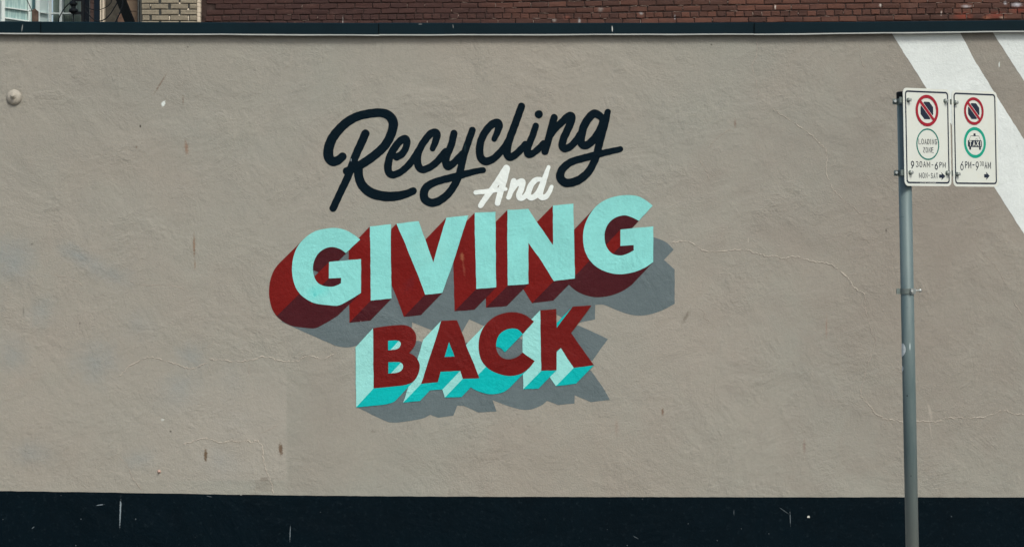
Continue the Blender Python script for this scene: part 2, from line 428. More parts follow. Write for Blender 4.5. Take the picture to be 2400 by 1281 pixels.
bm = bmesh.new(); add_box(bm, XL, XR, WD, WD + 0.25, -0.05, P(0, 58).z)
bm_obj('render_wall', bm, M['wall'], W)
bm = bmesh.new(); add_box(bm, XL, XR, WD + 0.25, 27.0, 2.9, 3.06)
bm_obj('flat_roof', bm, M['roof'], W)
for xa in (XL, XR - 0.2):
    bm = bmesh.new(); add_box(bm, xa, xa + 0.2, WD + 0.25, 27.0, -0.05, 2.9); bm_obj('side_wall', bm, M['wall'], W)

def flat_poly(name, loops, off, mat, parent, offs=None):
    """painted film: first loop outer, the others holes; a few tenths of a mm proud of the render."""
    vv = [[Vector((p[0], p[1], 0)) for p in lp] for lp in loops]
    tris = tessellate_polygon(vv)
    flat = [p for lp in loops for p in lp]
    verts = [wpt(p[0], p[1], off) for p in flat]
    faces = []
    for t in tris:
        a, b, c = (Vector(verts[i]) for i in t)
        faces.append(tuple(t) if (b - a).cross(c - a).y < 0 else tuple(t[::-1]))
    return mesh_obj(name, verts, faces, mat, parent)

# blue-black painted base
top_edge = [(XL * F / WD + CX, 1144)] + [(0, 1149.5), (200, 1152), (400, 1155.5), (565, 1158), (720, 1160), (950, 1162), (1200, 1163), (1500, 1163.5), (1800, 1164), (2100, 1164), (2400, 1164.5)] + [(XR * F / WD + CX, 1165)]
te = []
for i in range(len(top_edge) - 1):
    a, b = top_edge[i], top_edge[i+1]; n = max(2, int((b[0] - a[0]) / 14))
    for k in range(n): te.append((a[0] + (b[0] - a[0]) * k / n, a[1] + (b[1] - a[1]) * k / n + random.uniform(-0.35, 0.35)))
te.append(top_edge[-1])
verts = []; faces = []
for p in te: verts.append(wpt(p[0], p[1], 0.002)); v = wpt(p[0], 1300, 0.002); verts.append((v[0], v[1], -0.04))
for i in range(len(te) - 1): faces.append((2*i + 1, 2*i + 3, 2*i + 2, 2*i))
mesh_obj('painted_base', verts, faces, M['base'], W)

# white diagonal stripes running off to the right
def stripe(pts): flat_poly('painted_stripe', [wobble(outline(pts), .7, 9)], 0.0012, M['stripe'], W)
stripe(allc([(2088, 76), (2250, 76), (2283, 140), (2320, 200), (2405, 335), (2480, 455), (2480, 700), (2405, 556), (2330, 438), (2172, 208)]))
stripe(allc([(2322, 70), (2480, 70), (2480, 318), (2400, 190)]))

# ---- brush-script words: strokes united on a fine grid into one painted film per letter
def strokes_film(name, strokes, dots, off, mat, cell=1.3):
    caps = []
    for st in strokes:
        q = catmull(st, 10)
        for a, b in zip(q[:-1], q[1:]): caps.append((a, b))
    xs = [c[0][0] for c in caps] + [c[1][0] for c in caps]; ys = [c[0][1] for c in caps] + [c[1][1] for c in caps]
    for d in dots: xs.append(d[0]); ys.append(d[1])
    m = 26; x0, y0 = min(xs) - m, min(ys) - m
    nx, ny = int((max(xs) + m - x0) / cell) + 2, int((max(ys) + m - y0) / cell) + 2
    gx = x0 + np.arange(nx) * cell; gy = y0 + np.arange(ny) * cell
    Dd = np.full((ny, nx), -99.0)
    for a, b in caps:
        w = max(a[2], b[2]) / 2 + 4
        i0 = max(int((min(a[0], b[0]) - w - x0) / cell), 0); i1 = min(int((max(a[0], b[0]) + w - x0) / cell) + 2, nx)
        j0 = max(int((min(a[1], b[1]) - w - y0) / cell), 0); j1 = min(int((max(a[1], b[1]) + w - y0) / cell) + 2, ny)
        X, Y = np.meshgrid(gx[i0:i1], gy[j0:j1])
        dx, dy = b[0] - a[0], b[1] - a[1]; L = dx*dx + dy*dy + 1e-9
        t = np.clip(((X - a[0]) * dx + (Y - a[1]) * dy) / L, 0, 1)
        d = (a[2] + (b[2] - a[2]) * t) / 2 - np.hypot(X - a[0] - t*dx, Y - a[1] - t*dy)
        Dd[j0:j1, i0:i1] = np.maximum(Dd[j0:j1, i0:i1], d)
    X, Y = np.meshgrid(gx, gy)
    for (cx, cy, r) in dots: Dd = np.maximum(Dd, r - np.hypot(X - cx, Y - cy))
    Dd = Dd + 0.35 * np.sin(X * 0.11 + Y * 0.07) * 0.5 + 0.18 * np.sin(X * 0.31 - Y * 0.23)      # unsteady brush edge
    verts, faces = [], []
    def v(p): verts.append(wpt(p[0], p[1], off)); return len(verts) - 1
    ins = Dd > 0
    for j in range(ny - 1):
        i = 0
        while i < nx - 1:
            c = (ins[j, i], ins[j, i+1], ins[j+1, i+1], ins[j+1, i])
            if not any(c): i += 1; continue
            if all(c):
                k = i
                while k < nx - 1 and ins[j, k] and ins[j, k+1] and ins[j+1, k+1] and ins[j+1, k]: k += 1
                faces.append((v((gx[i], gy[j+1])), v((gx[k], gy[j+1])), v((gx[k], gy[j])), v((gx[i], gy[j]))))
                i = k; continue
            P4 = ((gx[i], gy[j]), (gx[i+1], gy[j]), (gx[i+1], gy[j+1]), (gx[i], gy[j+1]))
            V4 = (Dd[j, i], Dd[j, i+1], Dd[j+1, i+1], Dd[j+1, i]); poly = []
            for q in range(4):
                r = (q + 1) % 4
                if V4[q] > 0: poly.append(P4[q])
                if (V4[q] > 0) != (V4[r] > 0):
                    t = V4[q] / (V4[q] - V4[r]); t = min(max(t, 0.0), 1.0)
                    poly.append((P4[q][0] + (P4[r][0] - P4[q][0]) * t, P4[q][1] + (P4[r][1] - P4[q][1]) * t))
            if len(poly) >= 3: faces.append(tuple(v(p) for p in poly[::-1]))
            i += 1
    return mesh_obj(name, verts, faces, mat, W)

SA = 4.4175
def A_(st): return [(x / SA + 740, y / SA + 220, wd / SA) for x, y, wd in st]
def B_(st): return [(x / SA + 1080, y / SA + 220, wd / SA) for x, y, wd in st]
def W_(st, wd): return [(x, y, wd) for x, y in st]
script = [
 # R
 ([A_([(278,648,84),(225,690,92),(170,698,98),(134,650,104),(136,560,104),(172,462,100),(240,372,96),(330,290,94),(440,232,92),(560,204,90),(680,198,92),(758,226,96),(802,292,98),(795,375,96),(755,475,94),(700,555,92),(615,632,92),(535,690,92),(450,742,90),(380,775,86),(322,800,84)]),
   A_([(515,412,86),(468,520,86),(413,640,84),(335,850,80),(255,1020,76),(180,1182,76)]),
   A_([(440,760,90),(448,860,92),(490,955,98),(585,1030,102),(720,1060,102),(850,1056,94),(950,1030,82),(1008,1004,78)])], []),
 # e
 ([A_([(838,654,76),(895,622,74),(935,555,72),(946,495,70),(928,464,74),(880,482,76),(815,560,78),(768,650,78),(748,745,80),(758,812,80),(797,838,78),(872,812,72),(950,748,72),(1010,675,74),(1060,595,74)])], []),
 # c
 ([A_([(1210,568,60),(1238,500,72),(1257,430,76),(1240,400,78),(1190,412,76),(1130,482,76),(1082,560,76),(1053,650,78),(1062,740,80),(1100,783,78),(1172,764,74),(1250,708,74),(1315,632,74),(1346,592,66)])], []),
 # y
 ([A_([(1430,410,74),(1405,525,74),(1362,630,76),(1346,700,78),(1368,752,80),(1420,722,76),(1485,655,72),(1515,618,64)]),
   A_([(1622,376,72),(1578,500,74),(1533,635,76),(1505,760,76),(1478,860,76),(1430,955,78),(1362,1045,80),(1275,1108,84),(1200,1126,86),(1140,1100,88),(1120,1045,88),(1140,975,84),(1205,928,80),(1300,893,78),(1440,858,78),(1560,826,72),(1660,800,64),(1733,790,60)])], []),
 # c
 ([B_([(345,468,58),(376,400,70),(398,330,78),(380,298,80),(325,316,80),(258,388,78),(210,485,78),(195,580,80),(207,660,82),(256,698,84),(332,675,76),(402,612,74),(455,550,74),(495,480,70)])], []),
 # l
 ([B_([(628,130,76),(568,300,78),(502,480,80),(480,575,82),(480,625,82),(507,655,80),(562,632,76),(632,565,72),(668,518,62)])], []),
 # i
 ([B_([(776,332,66),(745,430,70),(702,535,74),(690,600,78),(710,630,74),(765,602,70),(828,545,70),(856,508,60)])], [B_([(807,212,0)])[0][:2] + (42 / SA,)]),
 # n
 ([B_([(966,246,76),(935,360,76),(905,480,76),(872,597,74)]),
   B_([(922,440,64),(978,362,68),(1050,290,74),(1110,236,80),(1147,232,80),(1140,292,82),(1100,385,80),(1062,470,80),(1050,540,78),(1077,567,76),(1130,548,74),(1190,488,72),(1245,405,70)])], []),
 # g
 ([B_([(1474,262,66),(1430,222,80),(1378,206,84),(1325,252,84),(1275,335,84),(1250,430,84),(1247,505,82),(1282,535,84),(1338,508,82),(1400,440,80),(1452,350,80),(1475,270,76)]),
   B_([(1521,186,64),(1495,300,72),(1458,430,76),(1428,545,78),(1402,650,78),(1370,725,78),(1315,815,82),(1220,892,86),(1110,922,88),(1050,898,88),(1029,845,86),(1060,770,82),(1150,702,78),(1290,660,76),(1380,637,74),(1500,606,68),(1600,584,62),(1650,573,60)])], []),
]
for i, (st, dots) in enumerate(script):
    strokes_film('painted_letter', st, dots, 0.0014 + 0.00015 * i, M['navy'])
and_word = [
 ([B_([(472,772,74),(365,930,62),(262,1070,58),(204,1156,54)]), B_([(472,772,74),(445,900,68),(410,1020,64),(380,1132,58)]), B_([(156,1021,48),(290,1006,48),(390,992,44),(464,985,40)])], []),
 ([B_([(548,902,60),(522,1000,56),(494,1072,50)]), B_([(515,1020,50),(565,945,56),(622,906,62),(640,925,60),(620,1000,60),(602,1050,60),(618,1080,58),(665,1060,54),(710,990,48)])], []),
 ([B_([(822,885,50),(775,892,56),(725,950,62),(698,1035,62),(725,1074,60),(778,1050,58),(822,980,54),(850,905,50)]), B_([(908,758,40),(872,860,54),(838,960,62),(818,1035,62),(842,1072,58),(885,1060,54),(922,1005,46),(940,962,42)])], []),
]
for i, (st, dots) in enumerate(and_word):
    strokes_film('painted_letter', st, dots, 0.0030 + 0.00015 * i, M['white'], 1.1)

# ---- painted block letters with painted sides
def area(lp): return sum(lp[i-1][0] * lp[i][1] - lp[i][0] * lp[i-1][1] for i in range(len(lp))) / 2
def block_letter(loops, ext, o_back, o_face, m_face, m_left, m_down, hole_rule=None, th=0.93, fdown=None):
    face = flat_poly('painted_letter', loops, o_face + 0.0003, m_face, W)
    L = ([], []); Dn = ([], [])
    for li, lp in enumerate(loops):
        ccw = area(lp) > 0
        if li > 0: ccw = not ccw
        n = len(lp)
        for i in range(n):
            a, b = lp[i], lp[(i+1) % n]; dx, dy = b[0] - a[0], b[1] - a[1]
            if math.hypot(dx, dy) < 1e-6: continue
            nx_, ny_ = (dy, -dx) if ccw else (-dy, dx)         # outward normal of the solid
            if nx_ * ext[0] + ny_ * ext[1] <= 0: continue
            left = abs(nx_) > abs(ny_) * (0.5 if li > 0 else th)
            if fdown and fdown((a[0] + b[0]) / 2, (a[1] + b[1]) / 2): left = False
            if li > 0 and hole_rule == 'down': left = False
            tgt = L if left else Dn
            V = tgt[0]; s = len(V)
            V += [wpt(a[0], a[1], o_face), wpt(b[0], b[1], o_face), wpt(b[0] + ext[0], b[1] + ext[1], o_back), wpt(a[0] + ext[0], a[1] + ext[1], o_back)]
            q = [Vector(v) for v in V[s:s+4]]
            nn = (q[1] - q[0]).cross(q[3] - q[0])
            tgt[1].append((s, s+1, s+2, s+3) if nn.y < 0 else (s+3, s+2, s+1, s))
    if L[1]: mesh_obj('painted_side', L[0], L[1], m_left, face)
    if Dn[1]: mesh_obj('painted_underside', Dn[0], Dn[1], m_down, face)

C = lambda pts: wobble(outline(mapz(pts, 620, 500, 3.767)))
D_ = lambda pts: wobble(outline(mapz(pts, 1060, 440, 3.769)))
E = lambda pts: wobble(outline(mapz(pts, 820, 700, 4.27)))
Fz = lambda pts: wobble(outline(mapz(pts, 1090, 700, 4.27)))
G1 = C([(845,230,1),(718,350,1),(670,315),(600,296),(530,312),(470,360),(435,430),(428,500),(440,560),(470,610),(520,638),(590,646),(640,634),(675,615,1),(677,567,1),(568,573,1),(570,428,1),(852,402,1),(852,700,1),
        (790,740),(720,780),(650,812),(560,808),(440,790),(345,738),(285,670),(255,590),(243,500),(252,400),(285,305),(345,228),(430,165),(520,138),(620,128),(710,145),(790,188)])
I1 = C(allc([(930,115),(1117,95),(1115,300),(1118,480),(1122,750),(938,768),(937,500)]))
V1 = C(allc([(1165,90),(1360,68),(1420,230),(1490,432),(1545,240),(1605,38),(1800,17),(1755,150),(1670,420),(1570,700),(1418,716),(1345,520),(1262,320),(1240,260)]))
I2 = D_(allc([(198,220),(382,212),(383,500),(388,878),(212,892),(204,560),(198,400)]))
N1 = D_(allc([(487,195),(672,186),(770,335),(890,505),(889,157),(1070,140),(1077,480),(1083,800),(897,822),(790,650),(672,485),(673,848),(490,862),(487,500)]))
G2 = D_([(1770,158,1),(1648,292,1),(1590,262),(1520,243),(1440,264),(1380,315),(1350,380),(1345,440),(1355,500),(1385,555),(1430,588),(1490,597),(1550,580),(1603,552,1),(1602,505,1),(1485,513,1),(1485,368,1),(1775,340,1),(1775,655,1),
         (1700,705),(1600,745),(1490,762),(1390,750),(1290,708),(1215,640),(1170,550),(1155,450),(1165,350),(1207,248),(1280,155),(1380,95),(1500,67),(1620,70),(1700,104)])
o = 0.0
for lp, ext, th, fd in ((G1, (-54, 53), 1.2, lambda x, y: 798 < x < 801 and 649 < y < 664), (I1, (-50, 52), .93, None), (V1, (-50, 52), .93, None), (I2, (-51, 52.5), .93, None), (N1, (-51, 52), .93, None), (G2, (-51, 54), 1.4, lambda x, y: 1484 < x < 1487 and 573 < y < 588)):
    block_letter([lp], ext, 0.0014 + o, 0.0034 + o, M['aqua'], M['side_red'], M['maroon'], None, th, fd)
    o -= 0.00004
B1 = E([(232,293,1),(320,278),(430,265),(540,261),(610,285),(655,340),(665,400),(648,470),(595,538,1),(655,575),(695,640),(698,700),(670,780),(620,835),(540,862),(420,876),(330,885),(238,893,1),(235,600,1)])
B1h1 = E([(383,418,1),(462,414),(498,424),(510,450),(495,485),(455,505),(383,513,1)])
B1h2 = E([(384,632,1),(480,630),(520,642),(534,675),(515,715),(465,738),(384,745,1)])
A1 = E(allc([(915,218),(1072,213),(1100,280),(1140,380),(1165,470),(1225,610),(1297,792),(1130,797),(1105,718),(908,727),(880,832),(713,848),(765,690),(850,430)]))
A1h = E(allc([(993,430),(1048,575),(948,580)]))
C1 = Fz([(690,225,1),(578,350,1),(530,305),(470,295),(400,312),(340,360),(313,430),(313,500),(340,560),(390,595),(450,602),(520,580),(577,535,1),(697,620,1),(640,690),(560,748),(450,769),(350,752),(250,708),(180,640),(145,560),(135,460),(152,355),(200,262),(290,182),(400,140),(500,133),(600,160)])
K1 = Fz(allc([(752,113),(912,100),(914,200),(918,288),(990,190),(1075,78),(1265,65),(1170,195),(1060,340),(1170,495),(1290,662),(1088,688),(1020,590),(958,490),(917,525),(915,712),(762,718),(757,400)]))
for lps, ext in (([B1, B1h1, B1h2], (-41, 44.5)), ([A1, A1h], (-42, 44)), ([C1], (-42, 43)), ([K1], (-42, 43))):
    block_letter(lps, ext, 0.0042, 0.0062, M['red'], M['pale_aqua'], M['teal'], 'down' if lps[0] is A1 else None, .93,
                 (lambda x, y: 1208 < x < 1228 and 768 < y < 784) if lps[0] is C1 else (lambda x, y: 1304 < x < 1343 and y < 768) if lps[0] is K1 else None)

flat_poly('painted_underside', [[(p[0] / 3.769 + 1060, p[1] / 3.769 + 440) for p in ((1325, 425), (1420, 425), (1420, 450), (1350, 520), (1325, 500))]], 0.0012, M['maroon'], W)
# ---- painted grey drop shadows
e_ = lambda x, y: (x / 4.27 + 820, y / 4.27 + 700, 1)
f_ = lambda x, y: (x / 4.27 + 1090, y / 4.27 + 700, 1)
d_ = lambda x, y: (x / 3.769 + 1060, y / 3.769 + 440, 1)
c_ = lambda x, y: (x / 3.767 + 620, y / 3.767 + 500, 1)
sm = lambda p: p[:2]
sh1 = [c_(430, 400), c_(190, 900), c_(150, 955), c_(370, 1055), c_(560, 1137), sm(c_(640, 1170)), sm(c_(740, 1181)), c_(830, 1160), e_(300, 600), e_(600, 400), e_(622, 270), e_(622, 232), e_(850, 325), e_(950, 380), e_(1080, 420), e_(1130, 320), e_(1195, 205),
       f_(190, 270), f_(400, 330), f_(700, 340), f_(760, 200), f_(880, 135), f_(960, 180), f_(1010, 265), f_(1300, 205), f_(1303, 60), sm(d_(1340, 1033)), sm(d_(1450, 1078)), sm(d_(1550, 1113)), sm(d_(1640, 1127)), sm(d_(1740, 1118)), sm(d_(1860, 1078)),
       d_(1965, 1022), d_(1965, 720), d_(1870, 635), d_(1957, 545), sm(d_(1885, 478)), d_(1780, 435), d_(1700, 440), d_(1560, 440), d_(1250, 560), d_(1000, 500), d_(100, 500), c_(1600, 420), c_(1480, 470), c_(1380, 350), c_(1250, 320), c_(1000, 330), c_(745, 345), c_(720, 330), c_(620, 380)]
flat_poly('painted_shadow', [wobble(outline(sh1))], 0.0007, M['grey'], W)
sh2 = [e_(60, 1075), e_(270, 1180), e_(390, 1233), sm(e_(480, 1235)), sm(e_(640, 1212)), sm(e_(740, 1190)), e_(803, 1158), e_(885, 1187), e_(1035, 1167), e_(1075, 1065), e_(1140, 1068), e_(1285, 1135), e_(1468, 1125), f_(275, 1010), sm(f_(400, 1060)), sm(f_(560, 1105)), sm(f_(660, 1103)), sm(f_(760, 1065)), f_(822, 1018),
       f_(930, 1060), f_(1095, 1045), f_(1097, 962), f_(1260, 1032), f_(1450, 1010), f_(1380, 885), f_(1265, 725), f_(1180, 640), f_(1275, 618), f_(1430, 400), f_(1135, 265), f_(800, 350), f_(577, 410), f_(545, 392), f_(350, 440), f_(100, 420), e_(1000, 470), e_(735, 435), e_(690, 417), e_(640, 425), e_(560, 500), e_(300, 700)]
flat_poly('painted_shadow', [wobble(outline(sh2))], 0.0009, M['grey'], W)

# ---- hairline cracks: fine raised lips in the render
def crack(pts, r=0.0026, jit=1.9):
    q = catmull(pts, 8); P3 = []
    for i, p in enumerate(q):
        x, y = p[0] + random.uniform(-jit, jit), p[1] + random.uniform(-jit, jit)
        P3.append(Vector(wpt(x, y, 0.0004)))
    r *= 1.3
    rad = [r * (0.35 if i in (0, len(q) - 1) else random.choice((0.3, 0.6, 0.85, 1.1, 1.3))) for i in range(len(q))]
    bm = bmesh.new(); add_tube(bm, P3, rad, 6, 0.6)
    bm_obj('crack', bm, M['crack'] if r > 0.0027 else M['crack_dim'], W)
z6 = lambda x, y: (x / 3.559 + 1540, y / 3.559 + 440)
crack([z6(120,458), z6(250,446), z6(400,525), z6(560,525), z6(700,515), z6(770,525), z6(850,555), z6(930,570), z6(1010,572), z6(1050,588), z6(1150,572), z6(1250,600), z6(1330,615), z6(1420,628), z6(1490,668), z6(1590,745), z6(1640,820), z6(1735,892)], 0.0034)
crack([z6(1735,892), z6(1735,1000), z6(1760,1080), z6(1790,1220), (2052, 800), (2026, 880), (2018, 930)], 0.002)
crack([z6(1590,745), z6(1640,722), z6(1690,705)], 0.0015)
crack([z6(1465,15), z6(1550,95), z6(1640,160), z6(1705,215), z6(1790,210)], 0.002)
crack([z6(330,1000), z6(390,1030), z6(395,1080), z6(445,1110)], 0.002)
z7 = lambda x, y: (x / 4.27 + 1900, y / 4.27 + 780)
crack([z7(500,560), z7(515,645), z7(560,700), z7(620,760), z7(640,795), z7(700,830), z7(760,858), z7(860,868), z7(910,885), z7(1070,885), z7(1150,880), z7(1260,888), z7(1350,850), z7(1560,848), z7(1700,840), z7(1800,812), z7(1940,770), z7(2020,808), z7(2135,812)], 0.0028)
z8 = lambda x, y: (x / 4.0036 + 300, y / 4.0036 + 780)
crack([z8(-80,400), z8(0,325), z8(130,250), z8(210,228), z8(330,255), z8(450,290), z8(560,330), z8(630,325), z8(750,270)], 0.003)
crack([z8(760,235), z8(800,250), z8(900,252), z8(1010,265), z8(1180,248), z8(1260,220), z8(1350,232), z8(1400,255), z8(1570,265), z8(1680,215), z8(1840,238), z8(1930,200)], 0.003)
crack([z8(520,1050), z8(640,1000), z8(740,988), z8(830,1020), z8(920,1020), z8(980,1005), z8(1020,1020), z8(1110,1005), z8(1160,1030), z8(1210,1008), z8(1260,1070), z8(1270,1190), z8(1300,1290), (636, 1130), (641, 1157)], 0.003)
crack([z8(1240,940), z8(1330,900), z8(1410,855)], 0.0016)
crack([z8(1135,290), z8(1132,340), z8(1138,380)], 0.0016)
z9 = lambda x, y: (x / 3.3717 + 1640, y / 3.3717 + 80)
crack([z9(455,25), z9(450,150), z9(415,250), z9(440,340), z9(468,490)], 0.0018)
crack([z9(580,590), z9(650,640), z9(760,710), z9(860,780), z9(940,860), z9(995,910), z9(1003,1000), z9(1005,1110), z9(1050,1220), z9(1105,1280)], 0.0022)
crack([z9(60,910), z9(130,830), z9(220,760), z9(270,765)], 0.0016)
crack([z9(0,1000), z9(50,1080), z9(80,1175)], 0.0016)
crack([z9(1262,50), z9(1275,200), z9(1310,290)], 0.0014)
crack([(2290, 575), (2312, 600), (2345, 640), (2385, 720), (2405, 745)], 0.0018)
crack([(280, 1070), (300, 1095), (312, 1120), (330, 1145)], 0.0018)
crack([(118, 640), (170, 655), (195, 668)], 0.0018)
crack([(305, 658), (330, 668), (400, 668), (440, 680)], 0.0014)

# trowel arcs: short raised strokes swept by the float
rt = random.Random(3)
for (x, y, n, r, a0) in ((250, 470, 5, 60, 20), (740, 860, 6, 55, 200), (1190, 985, 6, 110, 235), (1640, 950, 4, 120, 230), (1420, 1040, 4, 60, 240), (1760, 920, 3, 80, 150), (2300, 810, 5, 60, 40), (1720, 360, 5, 50, 120), (2270, 930, 4, 70, 10), (1560, 1060, 5, 90, 110), (300, 120, 4, 60, 300)):
    bm = bmesh.new()
    for k in range(n):
        rr = r + k * 6 + rt.uniform(-1, 1); s = a0 + rt.uniform(-8, 8); e = s + rt.uniform(25, 60)
        pts = [Vector(wpt(x + rr * math.cos(R(s + (e - s) * t / 8)), y + rr * math.sin(R(s + (e - s) * t / 8)), 0.0001)) for t in range(9)]
        add_tube(bm, pts, [0.0002] + [rt.uniform(0.0008, 0.0015) for _ in range(7)] + [0.0002], 5, 0.7)
    bm_obj('trowel_mark', bm, M['wall'], W)
# pimples of render stuck to the surface
bm = bmesh.new()
for _ in range(420):
    px, py = rt.uniform(-60, 2460), rt.uniform(95, 1140)
    if rt.random() < 0.55: px = rt.gauss(330, 240); py = rt.gauss(850, 190)
    if py > 1142 or py < 92: continue
    if 620 < px < 1590 and 230 < py < 1000: continue
    c = Vector(wpt(px, py, 0.0)); r = rt.uniform(0.0012, 0.0034)
    m = Matrix.Translation(c) @ Matrix.Diagonal((r * rt.uniform(.8, 1.8), r * 0.7, r, 1))
    bmesh.ops.create_icosphere(bm, subdivisions=1, radius=1, matrix=m)
tag(bm_obj('render_pimples', bm, M['wall'], W), kind='stuff')
# nail with spalled collar at the lower left
bm = bmesh.new(); add_lathe(bm, [(0.011, 0.0), (0.012, 0.004), (0.008, 0.009), (0.004, 0.011), (0.004, 0.02), (0.001, 0.021)], wpt(373, 1104, -0.002), (0, -1, 0), 12)
bm_obj('nail', bm, simple('pinkish_plaster_plug', lin(176, 150, 136), 0.8, 0, 0.1, 60), W, True)

# ---- coping flashing: three sheets with lapped seams, pale turned-out lip
topL = [(-1700, 44), (0, 51.5), (96, 51.8), (500, 53.5), (888, 55), (1200, 55.8), (1500, 55.5), (1768, 54.2), (2100, 51.8), (2400, 48.5), (4300, 36)]
botL = [(-1700, 70), (0, 77), (96, 77.3), (500, 78.8), (888, 80.8), (1200, 80.6), (1500, 79.6), (1768, 79.2), (2100, 75.4), (2400, 71.8), (4300, 60)]
def ipol(L, x):
    for a, b in zip(L[:-1], L[1:]):
        if a[0] <= x <= b[0]: return a[1] + (b[1] - a[1]) * (x - a[0]) / (b[0] - a[0])
    return L[-1][1]
PR = 0.034
def coping(x0, x1, dz, dy):
    n = max(4, int((x1 - x0) / 60)); verts = []; lv = []
    for i in range(n + 1):
        px = x0 + (x1 - x0) * i / n
        w1 = 0.4 * math.sin(px * 0.021) + 0.25 * math.sin(px * 0.057)
        a = P(px, ipol(topL, px) + dz, WD - PR); b = P(px, ipol(botL, px) + dz + w1 * 0.5, WD - PR)
        y = WD - PR - dy
        verts += [(a.x, WD + 0.32, a.z + 0.012), (a.x, WD - PR + 0.01 - dy, a.z + 0.004), (a.x, y, a.z - 0.003), (b.x, y, b.z), (b.x, y + 0.0015, b.z + 0.001), (b.x, y + 0.0015, a.z - 0.006)]
        lv += [(b.x, y, b.z - 0.0005), (b.x, y - 0.006, b.z - 0.0088 - 0.0012 * w1), (b.x, y - 0.005, b.z - 0.0098 - 0.0012 * w1), (b.x, y + 0.006, b.z - 0.004)]
    def strip(k, n, closed=True):
        fs = []
        for i in range(n):
            for j in range(k if closed else k - 1):
                fs.append((i*k + j, (i+1)*k + j, (i+1)*k + (j+1) % k, i*k + (j+1) % k))
        fs.append(tuple(range(k))); fs.append(tuple(n*k + j for j in range(k))[::-1]); return fs
    c = mesh_obj('coping_sheet', verts, strip(6, n), M['coping'], W)
    mesh_obj('drip_lip', lv, strip(4, n), M['lip'], c)
coping(-1700, 96, 0.0, 0.0); coping(94, 889, 0.5, 0.003); coping(886, 1769, -0.4, 0.0); coping(1767, 4300, 0.3, 0.003)
for px in (95.5, 887.5, 1768):  # dark strips added as painted shadow lines where the sheets lap
    bm = bmesh.new(); q0 = P(px - 1.1, ipol(botL, px) - .6, WD - PR - .0045); q1 = P(px + 1.1, ipol(topL, px) + .8, WD - PR - .0045)
    add_box(bm, q0.x, q1.x, WD - PR - .0045, WD - PR - .001, q0.z, q1.z); bm_obj('seam', bm, M['black_seam'], W)
bm = bmesh.new(); add_box(bm, XL, XR, WD - PR + 0.006, WD - 0.001, P(0, 74).z, P(0, 60).z)
bm_obj('coping_batten', bm, simple('dark_batten', lin(40, 42, 42), 0.8), W)

# ---- old pipe anchor, upper left
ab = P(33.5, 228)
bm = bmesh.new(); add_lathe(bm, [(0.047, -0.004), (0.048, 0.006), (0.045, 0.014), (0.036, 0.022), (0.027, 0.026), (0.020, 0.028)], (ab.x, WD, ab.z), (0, -1, 0), 28)
anc = bm_obj('anchor_plate', bm, M['bolt_paint'], W, True)
bm = bmesh.new(); add_lathe(bm, [(0.017, 0.022), (0.017, 0.036), (0.011, 0.042), (0.010, 0.052), (0.007, 0.056), (0.002, 0.057)], (ab.x - 0.002, WD, ab.z + 0.003), (0.04, -1, 0.05), 14)
bm_obj('anchor_nut', bm, M['bolt_paint'], anc, False)

# =================================================================== sign post
PD = 10.5
M['pole'] = None
def pole_mat():
    g = NG('galvanised_green_pole')
    v = g.noise(14, 5, 0.7, 0.3, g.mapping(sc=(1, 1, 0.15))); s = g.noise(70, 4, 0.7)
    c = g.mix(g.mr(v, 0.35, 0.7), lin(86, 106, 107), lin(106, 122, 121))
    c = g.mix(g.mr(s, 0.6, 0.8, 0, 0.5), c, lin(58, 78, 80))
    z = g.n('ShaderNodeSeparateXYZ'); g.l(g.pos(), z.inputs[0])
    c = g.mix(g.mr(z.outputs['Z'], 0.9, 0.45, 0, 0.7), c, lin(128, 134, 128))
    c = g.blob(c, 2130, 811, 1.6, 11, 0, lin(190, 205, 205), .9, .3, None, PD)
    c = g.blob(c, 2124, 926, 2.2, 3.2, 10, lin(30, 40, 44), .9, .3, None, PD)
    c = g.blob(c, 2132.5, 1113, 1.6, 2.4, 10, lin(40, 44, 44), .9, .3, None, PD)
    c = g.blob(c, 2113, 508, 6, 1.6, 0, lin(48, 66, 70), .5, .1, None, PD)
    g.col(c)
    return g.done(g.mr(v, 0.3, 0.7, 0.42, 0.58), 0.12, 0.4, g.bump(s, 0.3, 0.0006))
M['pole'] = pole_mat()
M['galv'] = simple('galvanised_fittings', lin(165, 172, 168), 0.35, 0.6, 0.15, 60)
M['dull_galv'] = simple('dull_galvanised_strap', lin(112, 124, 120), 0.5, 0.4, 0.15, 60)
M['black'] = simple('black_plastic', lin(12, 18, 22), 0.55, spec=0.15)
base = Vector((1.885, PD, 0.0)); topp = Vector((1.8345, PD, EYE + (CY - 219) * PD / F))
up = (topp - base).normalized()
post = thing('sign_post', 'leaning grey-green galvanised pole standing on the pavement under the two parking signs', 'pole', base)
PRAD = 0.0305
bm = bmesh.new(); add_lathe(bm, [(PRAD, -0.05), (PRAD, (topp - base).length)], base, up, 40)
bm_obj('pole', bm, M['pole'], post, True)
for p in bpy.data.objects['pole'].data.polygons:
    if len(p.vertices) > 4: p.use_smooth = False
bm = bmesh.new(); add_lathe(bm, [(PRAD + 0.0025, -0.026), (PRAD + 0.0025, 0.004), (PRAD - 0.004, 0.008), (0.004, 0.009)], topp, up, 32)
bm_obj('pole_cap', bm, M['black'], post)
def at_h(py):
    z = EYE + (CY - py) * PD / F; return base + up * (z / up.z)
def hexbolt(name, org, axis, length, parent, r=0.0075, mat=None):
    bm = bmesh.new()
    add_lathe(bm, [(r * 0.55, 0), (r * 0.55, length)], org, axis, 10)
    add_lathe(bm, [(r, length - 0.002), (r * 1.05, length), (r * 1.05, length + 0.007), (r * 0.8, length + 0.009)], org, axis, 6)
    return bm_obj(name, bm, mat or M['galv'], parent)
